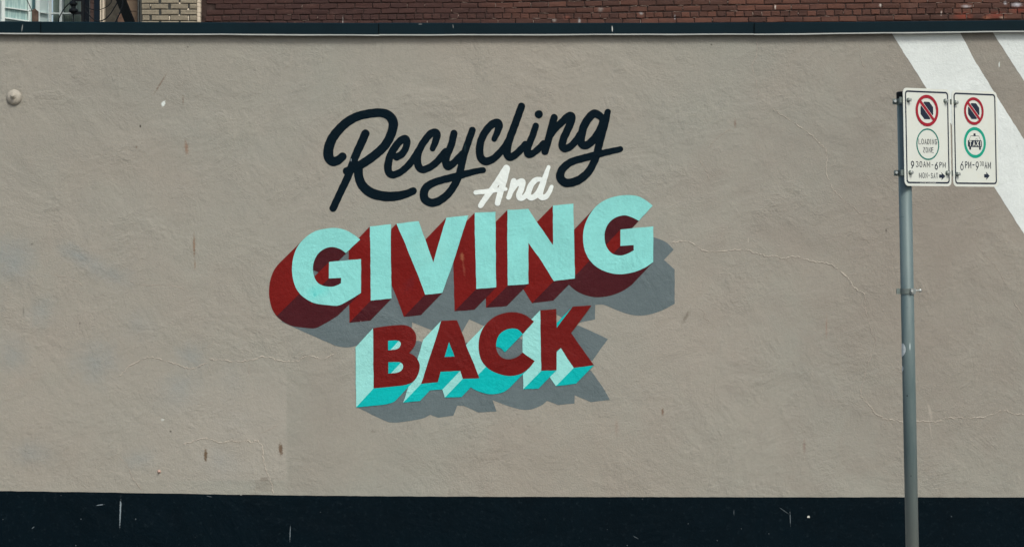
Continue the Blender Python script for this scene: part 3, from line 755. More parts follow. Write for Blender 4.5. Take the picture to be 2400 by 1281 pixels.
def clamp(py, parent_post):
    c = at_h(py); bm = bmesh.new()
    add_lathe(bm, [(PRAD + 0.001, -0.013), (PRAD + 0.0035, -0.013), (PRAD + 0.0035, 0.013), (PRAD + 0.001, 0.013)], c, up, 32)
    # flange ears on the left
    ear = bmesh.ops.create_cube(bm, size=1.0, matrix=Matrix.Translation(c + Vector((-PRAD - 0.009, -0.006, 0))) @ Matrix.Diagonal((0.022, 0.004, 0.026, 1)))
    ear = bmesh.ops.create_cube(bm, size=1.0, matrix=Matrix.Translation(c + Vector((-PRAD - 0.009, 0.004, 0))) @ Matrix.Diagonal((0.022, 0.004, 0.026, 1)))
    o = bm_obj('clamp', bm, M['dull_galv'], parent_post)
    return o, c
# lower free clamp with its long bolt
cl, c = clamp(682, post)
hexbolt('clamp_bolt', c + Vector((0.012, -PRAD - 0.001, 0.0)), (0.25, -1, 0.1), 0.006, cl)
hexbolt('clamp_bolt', c + Vector((PRAD, -0.004, 0.002)), (1, -0.12, 0.03), 0.026, cl, 0.0085)
bm = bmesh.new()
bmesh.ops.create_cube(bm, size=1.0, matrix=Matrix.Translation(c + Vector((0.022, -PRAD + 0.004, 0))) @ Matrix.Rotation(R(38), 4, 'Z') @ Matrix.Diagonal((0.034, 0.005, 0.026, 1)))
bm_obj('clamp_plate', bm, M['galv'], cl)
# round stickers wrapped on the left of the pole
def sticker(py, rad, ang):
    c = at_h(py); verts = []; faces = []; n = 8; sgm = 22
    verts.append((0, 0)); 
    for q in range(1, n + 1):
        for k in range(sgm): verts.append((rad * q / n * math.cos(2*math.pi*k/sgm), rad * q / n * math.sin(2*math.pi*k/sgm)))
    V = []
    for (s, t) in verts:
        th = ang + s / PRAD; rr = PRAD + 0.0006
        V.append(c + Vector((rr * math.cos(th), rr * math.sin(th), t)))
    for k in range(sgm): faces.append((0, 1 + k, 1 + (k+1) % sgm))
    for q in range(n - 1):
        for k in range(sgm):
            a = 1 + q * sgm + k; b = 1 + q * sgm + (k+1) % sgm; faces.append((a, a + sgm, b + sgm, b))
    return mesh_obj('sticker', V, faces, simple('sticker_paper', lin(200, 210, 208), 0.5, 0, 0.12, 90), post)
sticker(818, 0.037, R(168)); sticker(863, 0.013, R(184))

# ---- the two signs
YAW = R(34.3)
ux = Vector((math.cos(YAW), math.sin(YAW), 0)); lean = up
u_ax = (ux - lean * ux.dot(lean)).normalized(); v_ax = -lean; n_ax = u_ax.cross(lean).normalized()
if n_ax.y > 0: n_ax = -n_ax
SW, SH = 0.305, 0.457
SD = 10.43
O1 = P(2116.0, 205.5, SD)
O2 = O1 + u_ax * (SW + 0.012) + v_ax * 0.001
GROUP_S = 'parking signs on the pole'
def face_marks(g, col, v):
    col = g.mix(g.mr(g.noise(12, 5, 0.7, 0.5), 0.5, 0.8, 0, 0.35), col, lin(205, 203, 180))
    return g.mix(g.mr(g.noise(35, 4, 0.7), 0.62, 0.8, 0, 0.5), col, lin(186, 182, 160))
M['sign_white'] = simple('sign_white_enamel', lin(206, 213, 204), 0.35, 0, 0.02, 8, 0.45, marks=face_marks)
M['sign_black'] = simple('sign_black_ink', lin(24, 34, 52), 0.4, 0, 0.12, 50)
M['sign_red'] = simple('sign_red_ink', lin(150, 22, 40), 0.4, 0, 0.08, 40)
M['sign_dkgreen'] = simple('sign_deep_green_ink', lin(20, 112, 100), 0.4, 0, 0.08, 40)
M['sign_green'] = simple('sign_green_ink', lin(0, 150, 124), 0.4, 0, 0.06, 40)
M['sign_back'] = simple('sign_aluminium', lin(150, 154, 150), 0.45, 0.6)

class Sign:
    def __init__(s, org, label, name='parking_sign'):
        s.o = org; s.root = thing(name, label, 'sign', org, GROUP_S)
    def p(s, x, y, off=0.0): return s.o + u_ax * (x / 1000) + v_ax * (y / 1000) + n_ax * off      # x, y in mm from the top left corner
    def film(s, name, loops, off, mat):
        vv = [[Vector((q[0], q[1], 0)) for q in lp] for lp in loops]; tr = tessellate_polygon(vv)
        fl = [q for lp in loops for q in lp]; V = [s.p(q[0], q[1], off) for q in fl]; fs = []
        for t in tr:
            a, b, c = (V[i] for i in t); fs.append(tuple(t) if (b - a).cross(c - a).dot(n_ax) > 0 else tuple(t[::-1]))
        return mesh_obj(name, V, fs, mat, s.root)
    def rr(s, x0, y0, x1, y1, r, n=7):
        pts = []
        for cx, cy, a0 in ((x1 - r, y0 + r, -90), (x1 - r, y1 - r, 0), (x0 + r, y1 - r, 90), (x0 + r, y0 + r, 180)):
            for k in range(n + 1): a = R(a0 + 90 * k / n); pts.append((cx + r * math.cos(a), cy + r * math.sin(a)))
        return pts
    def circ(s, cx, cy, r, n=48, ph=0): return [(cx + r * math.cos(2*math.pi*k/n + ph), cy + r * math.sin(2*math.pi*k/n + ph)) for k in range(n)]
    def panel(s):
        lp = s.rr(0, 0, 305, 457, 24); n = len(lp); V = [s.p(x, y, 0) for x, y in lp] + [s.p(x, y, -0.002) for x, y in lp]
        fs = [tuple(range(n))[::-1], tuple(range(n, 2*n))] + [(i, (i+1) % n, n + (i+1) % n, n + i) for i in range(n)]
        o = mesh_obj('panel', V, fs, M['sign_white'], s.root)
        bm = bmesh.new(); bm.from_mesh(o.data); bmesh.ops.recalc_face_normals(bm, faces=bm.faces[:]); bm.to_mesh(o.data); bm.free()
        s.film('border', [s.rr(12, 12, 293, 445, 17), s.rr(19.5, 19.5, 285.5, 437.5, 11)], 0.0006, M['sign_black'])
    def prohib(s, cx, cy, ro, th, oc, sw):
        s.film('octagon', [s.circ(cx, cy, oc / math.cos(R(22.5)), 8, R(22.5))], 0.0006, M['sign_black'])
        k = math.sqrt(.5); L = ro - th / 2
        def bar(hw): 
            return [(cx - L*k + hw*k, cy - L*k - hw*k), (cx + L*k + hw*k, cy + L*k - hw*k), (cx + L*k - hw*k, cy + L*k + hw*k), (cx - L*k - hw*k, cy - L*k + hw*k)]
        s.film('slash_edge', [bar(sw / 2 + 2.2)], 0.0010, M['sign_white'])
        s.film('slash', [bar(sw / 2)], 0.0014, M['sign_red'])
        s.film('ring', [s.circ(cx, cy, ro), s.circ(cx, cy, ro - th)], 0.0018, M['sign_red'])
    def arrow(s, x0, x1, cy, hh):
        sh = hh * 0.4; hx = x0 + (x1 - x0) * 0.36
        s.film('arrow', [[(x0, cy - sh), (hx + 3, cy - sh), (hx - 1, cy - hh), (x1, cy), (hx - 1, cy + hh), (hx + 3, cy + sh), (x0, cy + sh)]], 0.0006, M['sign_black'])
    def text(s, txt, x0, x1, yb, h, mat, off=0.0006, wt=2.6, squeeze=True):
        """monoline highway lettering: x0..x1 wide, baseline yb, cap height h (mm)."""
        ws = [GW.get(c, 0.62) for c in txt]; GAP = 0.46; tot = sum(ws) + GAP * (len(txt) - 1)
        k = (x1 - x0 - wt) / (tot * 1.0); x = x0 + wt / 2
        V = []; Fc = []; lay = 0
        for c, wd in zip(txt, ws):
            for st in GL[c]:
                pts = [(x + q[0] * wd * k, yb - wt / 2 - q[1] * (h - wt)) for q in st]
                n = len(pts); b0 = len(V); cl = (st[0] == st[-1])
                for i, q in enumerate(pts):
                    if cl and i in (0, n - 1): a, b = pts[-2], pts[1]
                    else: a, b = pts[max(i-1, 0)], pts[min(i+1, n-1)]
                    t = Vector((b[0] - a[0], b[1] - a[1])); t.normalize()
                    sc_ = 1.0
                    if 0 < i < n - 1 or cl:
                        pa = pts[i-1] if i > 0 else pts[-2]; d1 = Vector((q[0] - pa[0], q[1] - pa[1])).normalized()
                        sc_ = 1.0 / max(abs(d1.dot(t)), 0.55)
                    e = 0
                    if not cl and i == 0: e = -wt / 2
                    if not cl and i == n - 1: e = wt / 2
                    qx, qy = q[0] + t.x * e, q[1] + t.y * e
                    V.append(s.p(qx - t.y * wt/2 * sc_, qy + t.x * wt/2 * sc_, off + lay)); V.append(s.p(qx + t.y * wt/2 * sc_, qy - t.x * wt/2 * sc_, off + lay))
                for i in range(n - 1): Fc.append((b0 + 2*i, b0 + 2*i + 1, b0 + 2*i + 3, b0 + 2*i + 2))
                lay += 0.00004
            x += (wd + GAP) * k
        return mesh_obj('lettering', V, Fc, mat, s.root)
    def line(s, pts, wt, off=0.0006, mat=None):
        V = []; Fc = []
        for i, q in enumerate(pts):
            a, b = pts[max(i-1, 0)], pts[min(i+1, len(pts)-1)]; t = Vector((b[0]-a[0], b[1]-a[1])).normalized()
            V.append(s.p(q[0] - t.y * wt/2, q[1] + t.x * wt/2, off)); V.append(s.p(q[0] + t.y * wt/2, q[1] - t.x * wt/2, off))
        for i in range(len(pts) - 1): Fc.append((2*i, 2*i+1, 2*i+3, 2*i+2))
        return V, Fc
    def bolt(s, x, y):
        b = hexbolt('sign_bolt', s.p(x, y, 0), n_ax, 0.009, s.root, 0.0085)
        bm = bmesh.new(); add_lathe(bm, [(0.0115, 0.0), (0.011, 0.0018), (0.006, 0.002)], s.p(x, y, 0.0002), n_ax, 16)
        bm_obj('washer', bm, M['dull_galv'], b)

def arc(cx, cy, rx, ry, a0, a1, n=10): return [(cx + rx * math.cos(R(a0 + (a1 - a0) * k / n)), cy + ry * math.sin(R(a0 + (a1 - a0) * k / n))) for k in range(n + 1)]
ov = arc(.5, .68, .5, .32, 0, 180) + arc(.5, .32, .5, .32, 180, 360); ov.append(ov[0])
GL = {'L': [[(0,1),(0,0),(1,0)]], 'O': [ov], '0': [ov], 'A': [[(0,0),(.5,1),(1,0)], [(.2,.34),(.8,.34)]],
      'D': [[(0,0),(0,1),(.45,1)] + arc(.45,.7,.55,.3,75,0,5) + arc(.45,.3,.55,.3,0,-75,5) + [(.45,0),(0,0)]], 'I': [[(.5,0),(.5,1)]],
      'N': [[(0,0),(0,1),(1,0),(1,1)]], 'G': [arc(.5,.68,.5,.32,25,180,8) + arc(.5,.32,.5,.32,180,360,8) + [(1,.46),(.58,.46)]],
      'Z': [[(0,1),(1,1),(0,0),(1,0)]], 'E': [[(1,1),(0,1),(0,0),(1,0)], [(0,.52),(.85,.52)]], 'M': [[(0,0),(0,1),(.5,.25),(1,1),(1,0)]],
      'P': [[(0,0),(0,1),(.55,1)] + arc(.55,.74,.45,.26,80,-80,8) + [(.5,.48),(0,.48)]], 'S': [arc(.5,.75,.5,.25,20,250,8) + arc(.5,.26,.5,.26,70,-160,8)],
      'T': [[(0,1),(1,1)], [(.5,1),(.5,0)]], 'C': [arc(.5,.68,.5,.32,25,180,8) + arc(.5,.32,.5,.32,180,335,8)], 'Y': [[(0,1),(.5,.5),(1,1)], [(.5,.5),(.5,0)]],
      'F': [[(1,1),(0,1),(0,0)], [(0,.52),(.8,.52)]], 'V': [[(0,1),(.5,0),(1,1)]], 'U': [[(0,1),(0,.35)] + arc(.5,.32,.5,.32,180,360,8) + [(1,1)]],
      'R': [[(0,0),(0,1),(.55,1)] + arc(.55,.74,.45,.26,80,-80,8) + [(.5,.48),(0,.48)], [(.5,.48),(1,0)]], 'X': [[(0,0),(1,1)], [(0,1),(1,0)]],
      '-': [[(0,.42),(1,.42)]], '3': [arc(.45,.75,.45,.25,150,-70,8) + arc(.45,.26,.52,.26,70,-150,8)],
      '9': [[(.18,0),(.85,.42)] + arc(.5,.68,.5,.32,-30,330,16)], '6': [[(.82,1),(.15,.58)] + arc(.5,.32,.5,.32,150,-210,16)], ' ': []}
GW = {'I': 0.22, '-': 0.45, 'M': 0.8, ' ': 0.3, 'O': .66, 'N': .66}

s1 = Sign(O1, 'left parking sign reading LOADING ZONE inside a thin dark green ring', 'parking_sign')
s1.panel(); s1.prohib(152, 103, 74, 15, 41, 15)
s1.film('green_ring', [s1.circ(154, 261, 74.5), s1.circ(154, 261, 67.5)], 0.0006, M['sign_dkgreen'])
s1.text('LOADING', 94, 214, 262, 26, M['sign_black'], wt=2.9); s1.text('ZONE', 122, 190, 301, 26, M['sign_black'], wt=2.9)
s1.text('9', 42, 63, 376, 36, M['sign_black'], wt=5.12); s1.text('30AM', 74, 166, 369, 28, M['sign_black'], wt=3.66); s1.text('-', 176, 186, 366, 20, M['sign_black'], wt=3.66)
s1.text('6', 196, 217, 380, 36, M['sign_black'], wt=5.12); s1.text('PM', 227, 268, 370, 27, M['sign_black'], wt=3.66)
s1.text('MON', 93, 149, 420, 26, M['sign_black'], wt=2.9); s1.text('-', 154, 162, 416, 20, M['sign_black'], wt=3.66); s1.text('SAT', 170, 216, 421, 26, M['sign_black'], wt=2.9)
s1.arrow(224, 265, 410, 19)
s1.text('CITY OF VANCOUVER', 100, 200, 444, 5.2, M['sign_white'], 0.0010, 0.9)
for x, y in ((33, 57), (273, 55), (36, 395), (276, 395)): s1.bolt(x, y)

s2 = Sign(O2, 'right parking sign with a black taxi inside a thick bright green ring', 'parking_sign')
s2.panel(); s2.prohib(145, 97, 66, 13.5, 38, 13.5)
s2.film('green_ring', [s2.circ(149, 247, 74), s2.circ(149, 247, 59)], 0.0006, M['sign_green'])
tb = [s2.rr(102, 236, 195, 268, 5)]
s2.film('taxi_body', tb, 0.0006, M['sign_black'])
s2.film('taxi_wheel', [s2.rr(110, 266, 122, 281, 3)], 0.0009, M['sign_black']); s2.film('taxi_wheel', [s2.rr(176, 266, 188, 281, 3)], 0.0009, M['sign_black'])
s2.film('taxi_roof_light', [[(141, 203), (154, 203), (155, 215), (140, 215)]], 0.0006, M['sign_black'])
V, Fc = s2.line([(110, 237), (121, 215), (176, 215), (188, 237)], 1.8, 0.0009); mesh_obj('taxi_cab_line', V, Fc, M['sign_black'], s2.root)
V, Fc = s2.line([(160 + 8 * math.cos(R(a)), 236 - 8 * math.sin(R(a))) for a in range(0, 181, 20)], 1.2, 0.0012); mesh_obj('taxi_wheel_arc', V, Fc, M['sign_black'], s2.root)
s2.text('TAXI', 109, 191, 264, 25, M['sign_white'], 0.0012, 4.2)
s2.text('6', 48, 70, 380, 43, M['sign_black'], wt=4.39); s2.text('PM', 80, 121, 370, 33, M['sign_black'], wt=4.15); s2.text('-', 129, 143, 368, 34, M['sign_black'], wt=4.88)
s2.text('9', 151, 172, 380, 43, M['sign_black'], wt=4.39); s2.text('30', 180, 206, 358, 22, M['sign_black'], wt=2.68); s2.text('AM', 211, 254, 370, 33, M['sign_black'], wt=4.15)
s2.arrow(207, 244, 405, 20)
for x, y in ((22, 60), (26, 399)): s2.bolt(x, y)

# clamps and cross bars carrying the signs
for (py, vy) in ((238.5, 56), (405.5, 395)):
    cl, c = clamp(py, post)
    hexbolt('clamp_bolt', c + Vector((-PRAD - 0.010, -0.008, 0)), (-0.1, -1, 0.1), 0.004, cl, 0.008)
    bm = bmesh.new(); a = s1.p(-16, vy, -0.006); b = s2.p(60, vy, -0.006)
    hw = lean * 0.013; th = n_ax * 0.0035
    V = [a - hw, b - hw, b + hw, a + hw]; V = V + [v - th for v in V]
    fs = ((0,1,2,3),(7,6,5,4),(0,4,5,1),(1,5,6,2),(2,6,7,3),(3,7,4,0))
    o = mesh_obj('cross_bar', V, fs, M['dull_galv'], post)

# =================================================================== red brick building behind
BA = R(4.8)
bu = Vector((math.cos(BA), -math.sin(BA), 0)); bn = Vector((-math.sin(BA), -math.cos(BA), 0))
def ray_plane(px, py, p0, n):
    d = Vector(((px - CX) / F, 1.0, (CY - py) / F)); o_ = Vector((0, 0, EYE))
    return o_ + d * ((p0 - o_).dot(n) / d.dot(n))
bp0 = Vector((0, 27.5, 0))
BO = ray_plane(469, 45, bp0, bn)              # left end of the header course
def brick_mat():
    g = NG('old_red_brick')
    oi = g.n('ShaderNodeObjectInfo'); rnd = oi.outputs['Random']
    v = g.noise(7, 5, 0.7, 0.4); f = g.noise(45, 4, 0.7)
    c = g.mix(g.mr(rnd, 0, 1), lin(66, 46, 39), lin(96, 64, 52))  # brick tones darkened in the colour for the weaker sky light here
    c = g.mix(g.mr(v, 0.4, 0.7, 0, 0.5), c, lin(70, 50, 46))
    sx = g.n('ShaderNodeSeparateXYZ'); g.l(g.pos(), sx.inputs[0])
    n1 = g.noise(0.8, 4, 0.6, 0.6)
    grime = g.mr(g.math('ADD', sx.outputs['X'], g.math('MULTIPLY', g.math('SUBTRACT', n1, 0.5), 3.0)), -1.6, 1.6, 0.75, 0.0, True)
    c = g.mix(grime, c, lin(52, 36, 35))
    c = g.mix(g.mr(f, 0.55, 0.78, 0, 0.35), c, lin(120, 84, 70))
    nz = g.noise(22, 5, 0.75, 0.6)
    c = g.mix(g.mr(g.noise(5, 6, 0.8, 0.5), 0.6, 0.72, 0, 0.3), c, lin(128, 104, 94))
    D = 27.1
    for (x, y, rx, ry, cc, s) in ((2255, 40, 30, 14, lin(134, 60, 42), .8), (2330, 38, 34, 14, lin(128, 58, 44), .7), (2385, 26, 30, 12, lin(130, 60, 44), .7), (2310, 44, 16, 8, lin(170, 110, 84), .5),
                              (2262, 17, 14, 6, lin(190, 188, 190), .8), (2378, 14, 16, 8, lin(205, 208, 215), .85), (2352, 10, 6, 7, lin(190, 192, 196), .8), (2345, 44, 10, 5, lin(190, 170, 150), .6),
                              (1505, 25, 8, 6, lin(170, 175, 175), .8), (1410, 16, 10, 10, lin(150, 150, 146), .55), (1300, 40, 8, 6, lin(185, 180, 172), .6), (1360, 42, 5, 9, lin(190, 195, 195), .7), (1820, 14, 3, 9, lin(215, 210, 200), .9),
                              (2065, 12, 5, 6, lin(210, 205, 196), .9), (2205, 32, 3, 9, lin(215, 205, 195), .9), (1585, 36, 3, 8, lin(190, 196, 200), .8), (680, 44, 5, 7, lin(180, 150, 120), .8), (795, 36, 1.6, 14, lin(180, 178, 172), .8), (1330, 34, 12, 8, lin(150, 96, 80), .5)):
        c = g.blob(c, x, y, rx, ry, 0, cc, s * .85, -.1, nz, D)
    g.col(c)
    return g.done(0.8, 0, 0.25, g.bump(f, 0.7, 0.004))
M['brick'] = brick_mat()
M['mortar'] = simple('dark_mortar', lin(58, 48, 45), 0.95, 0, 0.5, 9, 0.1, 0.006, 40)
RB = thing('brick_building', 'red-brown brick building with cracked courses rising behind the black coping', 'building', (BO.x, BO.y, 3.0))
CH, BL = 0.0715, 0.2185
Z0 = BO.z
def brick_mesh(name, L, H, seed, rough=0.0055):
    rr = random.Random(seed); bm = bmesh.new()
    c = 0.007; hx, hz, d = L/2, H/2, 0.05
    def j(): return rr.uniform(-rough, rough)
    fr = [(-hx + c, 0, -hz + c), (hx - c, 0, -hz + c), (hx - c, 0, hz - c), (-hx + c, 0, hz - c)]
    mid = [(-hx, 0.006, -hz), (hx, 0.006, -hz), (hx, 0.006, hz), (-hx, 0.006, hz)]
    ring_f = []; ring_m = []
    for i in range(4):
        a, b = fr[i], fr[(i+1) % 4]; a2, b2 = mid[i], mid[(i+1) % 4]
        for t in (0, .5):
            jx, jz = j(), j()
            ring_f.append(bm.verts.new((a[0] + (b[0]-a[0])*t + jx, rr.uniform(-.002, .002), a[2] + (b[2]-a[2])*t + jz)))
            ring_m.append(bm.verts.new((a2[0] + (b2[0]-a2[0])*t + jx * .6, .006, a2[2] + (b2[2]-a2[2])*t + jz * .6)))
    ring_b = [bm.verts.new((v.co.x, d, v.co.z)) for v in ring_m]
    bm.faces.new(ring_f)
    for A, B in ((ring_f, ring_m), (ring_m, ring_b)):
        for i in range(8): bm.faces.new((A[i], A[i-1], B[i-1], B[i]))
    bmesh.ops.recalc_face_normals(bm, faces=bm.faces[:])
    me = bpy.data.meshes.new(name); bm.to_mesh(me); bm.free(); return me
JT = 0.0095
str_m = [brick_mesh('brick', BL - JT, CH - JT, s) for s in range(9)]
hdr_m = [brick_mesh('brick', BL/2 - JT, CH - JT, 40 + s) for s in range(9)]
for m in str_m + hdr_m: m.materials.append(M['brick'])
rotm = Matrix((( bu.x, -bn.x, 0), (bu.y, -bn.y, 0), (0, 0, 1))).to_4x4()
def wave(s, k): return 0.006 * math.sin(s * 0.9 + k * .7) + 0.004 * math.sin(s * 2.3 + k)
def put_brick(parent, mesh, s, z, dep):
    o = bpy.data.objects.new('brick', mesh); COL.objects.link(o); o.parent = parent
    o.matrix_parent_inverse = parent.matrix_world.inverted()
    p = Vector((BO.x, BO.y, 0)) + bu * s + bn * dep
    o.matrix_basis = Matrix.Translation((p.x, p.y, z)) @ rotm @ Matrix.Rotation(random.uniform(-.007, .007), 4, 'Y')
    return o
NS = 47
rb = random.Random(11)
for k in (-1, 0, 1, 2, 3):
    hdr = (k % 6 == 0); step = BL / 2 if hdr else BL
    n = int(10.5 / step); off = {-1: .0, 0: .055, 1: .08, 2: -.03, 3: .08}[k]
    for i in range(n):
        s = off + step * (i + 0.5) + rb.uniform(-.003, .003)
        if k == 3 and s > 10.4: continue
        if s < step * 0.4: continue
        put_brick(RB, rb.choice(hdr_m if hdr else str_m), s, Z0 + k * CH + wave(s, k) + rb.uniform(-.002, .002), rb.uniform(-.004, .004))
# courses out of the frame, joined
V = []; Fc = []
for k in range(-26, 44):
    hdr = (k % 6 == 0); step = BL / 2 if hdr else BL; n = int(15.5 / step)
    for i in range(n):
        s = (k % 2) * BL / 2 + step * (i + .5)
        if -1 <= k <= 3 and s < 10.6: continue
        p = Vector((BO.x, BO.y, Z0 + k * CH)) + bu * s; hx, hz = (step - JT) / 2, (CH - JT) / 2; b = len(V)
        dd = rb.uniform(-.003, .003)
        for (y, sx_, sz_) in ((0, 1, 1), (-.05, 1, 1)):
            for (a, c_2) in ((-1,-1),(1,-1),(1,1),(-1,1)): V.append(p + bu * (a * hx) + Vector((0,0,c_2 * hz)) + bn * (y + dd))
        Fc += [(b, b+1, b+2, b+3), (b+4, b+5, b+1, b), (b+5, b+6, b+2, b+1), (b+6, b+7, b+3, b+2), (b+7, b+4, b, b+3)]
tag(mesh_obj('brickwork', V, Fc, M['brick'], RB), kind='stuff')
def wall_slab(name, parent, s0, s1_, z0, z1, dep, mat, thick=0.3):
    p = Vector((BO.x, BO.y, 0)); V = []
    for d in (dep, dep - thick):
        for (s, z) in ((s0, z0), (s1_, z0), (s1_, z1), (s0, z1)): V.append(p + bu * s + bn * d + Vector((0, 0, z)))
    return mesh_obj(name, V, [(0,1,2,3),(7,6,5,4),(0,4,5,1),(1,5,6,2),(2,6,7,3),(3,7,4,0)], mat, parent)
wall_slab('mortar_bed', RB, 0, 15.6, 2.9, 8.1, -.011, M['mortar'])

bm = bmesh.new(); rs = random.Random(5)
for _ in range(150):
    s_ = rs.choice((rs.uniform(.1, 10), rs.gauss(4.9, .9), rs.gauss(9.6, .5), rs.gauss(5.6, 1.4)))
    if not 0.05 < s_ < 10.4: continue
    k = rs.randint(-1, 3); vert = rs.random() < .35
    step = BL / 2 if k == 0 else BL
    if vert: s_ = {-1: .0, 0: .055, 1: .08, 2: -.03, 3: .08}[k] + step * round(s_ / step)
    zc_ = Z0 + (k if vert else k + .5) * CH + wave(s_, k)
    p = Vector((BO.x, BO.y, zc_)) + bu * s_ + bn * -.002
    a_, b_ = (rs.uniform(.003, .007), rs.uniform(.012, .03)) if vert else (rs.uniform(.012, .06), rs.uniform(.0025, .005))
    m = Matrix.Translation(p) @ rotm @ Matrix.Rotation(rs.uniform(-.15, .15), 4, 'Y') @ Matrix.Diagonal((a_, .006, b_, 1))
    bmesh.ops.create_icosphere(bm, subdivisions=1, radius=1, matrix=m)
tag(bm_obj('mortar_smear', bm, simple('worn_pale_mortar', lin(128, 112, 102), .9, 0, .5, 30), RB), kind='stuff')

# ---- buff brick pier at its left end
M['buff'] = simple('buff_brick', lin(134, 127, 110), 0.85, 0, 0.18, 22, 0.2, 0.006, 60, per_object=0.12, marks=lambda g, c, v: g.mix(g.mr(g.noise(50, 4, .75), .5, .75, 0, .6), c, lin(92, 90, 80)))
M['cream'] = simple('cream_mortar', lin(196, 186, 166), 0.8, 0, 0.12, 30, 0.2, 0.004, 80)
M['grey_mortar'] = simple('grey_mortar', lin(60, 62, 60), 0.9, 0, 0.25, 25, 0.1, 0.006, 60)
pc = P(398, 30, 27.72)
PB = thing('brick_pier', 'pale buff brick pier between the tan siding and the red brickwork', 'pillar', (pc.x, 27.72, 3.0))
PDp = 27.72
bm = bmesh.new(); a = P(327, 0, PDp).x; b = P(462, 0, PDp).x
add_box(bm, a, b, PDp + 0.012, PDp + 0.5, 2.9, 8.1); bm_obj('mortar_core', bm, M['grey_mortar'], PB)
bm = bmesh.new(); x1 = P(469, 0, PDp).x
zc = 2.9; cnr = random.Random(4)
while zc < 8.0:
    hh = cnr.uniform(0.045, 0.075); j_ = cnr.uniform(-.003, .003)
    vs = [bm.verts.new(c) for c in ((b + .001, PDp - .002 + j_, zc), (x1 + j_, PDp + 0.03, zc), (x1 + j_, PDp + .5, zc), (b + .001, PDp + .5, zc), (b + .001, PDp - .002 + j_, zc + hh - .004), (x1 + j_, PDp + .03, zc + hh - .004), (x1 + j_, PDp + .5, zc + hh - .004), (b + .001, PDp + .5, zc + hh - .004))]
    for f in ((0,1,5,4),(1,2,6,5),(4,5,6,7),(3,2,1,0)): bm.faces.new([vs[i] for i in f])
    zc += hh
bmesh.ops.recalc_face_normals(bm, faces=bm.faces[:])
bm_obj('corner_edge', bm, M['cream'], PB)
rows = {-1: [(332, 371), (378, 418.5), (423, 461)], 0: [(332, 350), (354, 394), (400, 440.5), (444.5, 461)], 1: [(332, 372), (378, 418.5), (423, 461)], 2: [(334, 350), (355.5, 395), (399.5, 440), (444.5, 461)], 3: [(332, 372), (378, 419), (423, 461)]}
seed = 90
for rI, lst in rows.items():
    yc = 15.5 + rI * 13.45
    for (xa, xb) in lst:
        L = (xb - xa) * PDp / F; seed += 1
        me = brick_mesh('brick', L, 11.6 * PDp / F, seed, 0.003); me.materials.append(M['buff'])
        o = bpy.data.objects.new('brick', me); COL.objects.link(o); o.parent = PB; o.matrix_parent_inverse = PB.matrix_world.inverted()
        o.location = P((xa + xb) / 2, yc, PDp)
V = []; Fc = []; bm = bmesh.new()
for k in list(range(-42, -1)) + list(range(4, 32)):
    yc = 15.5 + k * 13.45
    for (xa, xb) in rows[k % 2]:
        p0 = P(xa, yc + 5.8, PDp); p1 = P(xb, yc - 5.8, PDp); add_box(bm, p0.x, p1.x, PDp, PDp + .03, p0.z, p1.z)
tag(bm_obj('brickwork', bm, M['buff'], PB), kind='stuff')
# pale smears of mortar between the lower bricks
bm = bmesh.new()
for (x, y, rx, ry) in ((397.3, 43, 1.7, 5.5), (441.8, 43, 1.4, 6.5), (420, 36, 2, 1.5), (441, 23, 2.5, 3), (421, 9, 2, 3), (353, 13, 1.2, 3)):
    c = P(x, y, PDp + 0.009); s = PDp / F
    bmesh.ops.create_icosphere(bm, subdivisions=2, radius=1, matrix=Matrix.Translation(c) @ Matrix.Diagonal((rx * s, .006, ry * s, 1)))
bm_obj('mortar_smear', bm, M['cream'], PB)

# ---- shaded recess with tan siding and dark wall
def bxp(bm, px0, px1, D0, D1, z0=2.9, z1=8.1, py0=None, py1=None, bevel=0):
    a, b = P(px0, 0, D0).x, P(px1, 0, D0).x
    if py0 is not None: z1 = P(0, py0, D0).z
    if py1 is not None: z0 = P(0, py1, D0).z
    add_box(bm, a, b, D0, D1, z0, z1, bevel)
REC = thing('recessed_wall', 'dim grey-brown wall with tan block siding left of the buff pier', 'wall', (P(285, 0, 28).x, 28, 3.0))
M['tan'] = simple('tan_blocks', lin(112, 97, 82), 0.85, 0, 0.1, 6, 0.2, 0.003, 50)
M['dim'] = simple('dim_weathered_wall', lin(66, 64, 58), 0.9, 0, 0.35, 9, 0.2, 0.005, 40)
bm = bmesh.new(); bxp(bm, 190, 292, 28.0, 28.3); bm_obj('dark_render', bm, M['dim'], REC)
bm = bmesh.new(); bxp(bm, 286, 330, 28.02, 28.32); bm_obj('joint_backing', bm, simple('tan_joint', lin(84, 74, 64), .9), REC)
bm0 = bmesh.new(); bw, bh = (322.6 - 286) * 28 / F, 26.2 * 28 / F - 0.005
add_box(bm0, 0, bw, -0.012, 0.03, 0, bh, .002)
blk = bm_obj('siding_block', bm0, M['tan'], REC)
z27 = P(0, 27, 28).z
for i in range(-12, 21):
    o = blk if i == -12 else bpy.data.objects.new('siding_block', blk.data)
    if i != -12: COL.objects.link(o); o.parent = REC; o.matrix_parent_inverse = REC.matrix_world.inverted()
    o.location = (P(286, 0, 28).x, 28.0, z27 + i * (bh + .005))
bm = bmesh.new(); bxp(bm, 322.8, 325.8, 27.95, 28.3); bm_obj('edge_strip', bm, simple('grey_edge_strip', lin(128, 132, 126), .7, 0, .3, 20), REC)
bm = bmesh.new(); bxp(bm, 234, 237.8, 27.93, 28.0); bm_obj('door_trim', bm, M['cream'], REC)
bm = bmesh.new(); bxp(bm, 239.6, 244.3, 27.92, 28.0); bm_obj('door_trim', bm, M['cream'], REC)
bm = bmesh.new(); bxp(bm, 237.9, 239.5, 27.96, 28.0); bm_obj('trim_groove', bm, simple('brown_groove', lin(80, 62, 50), .8), REC)
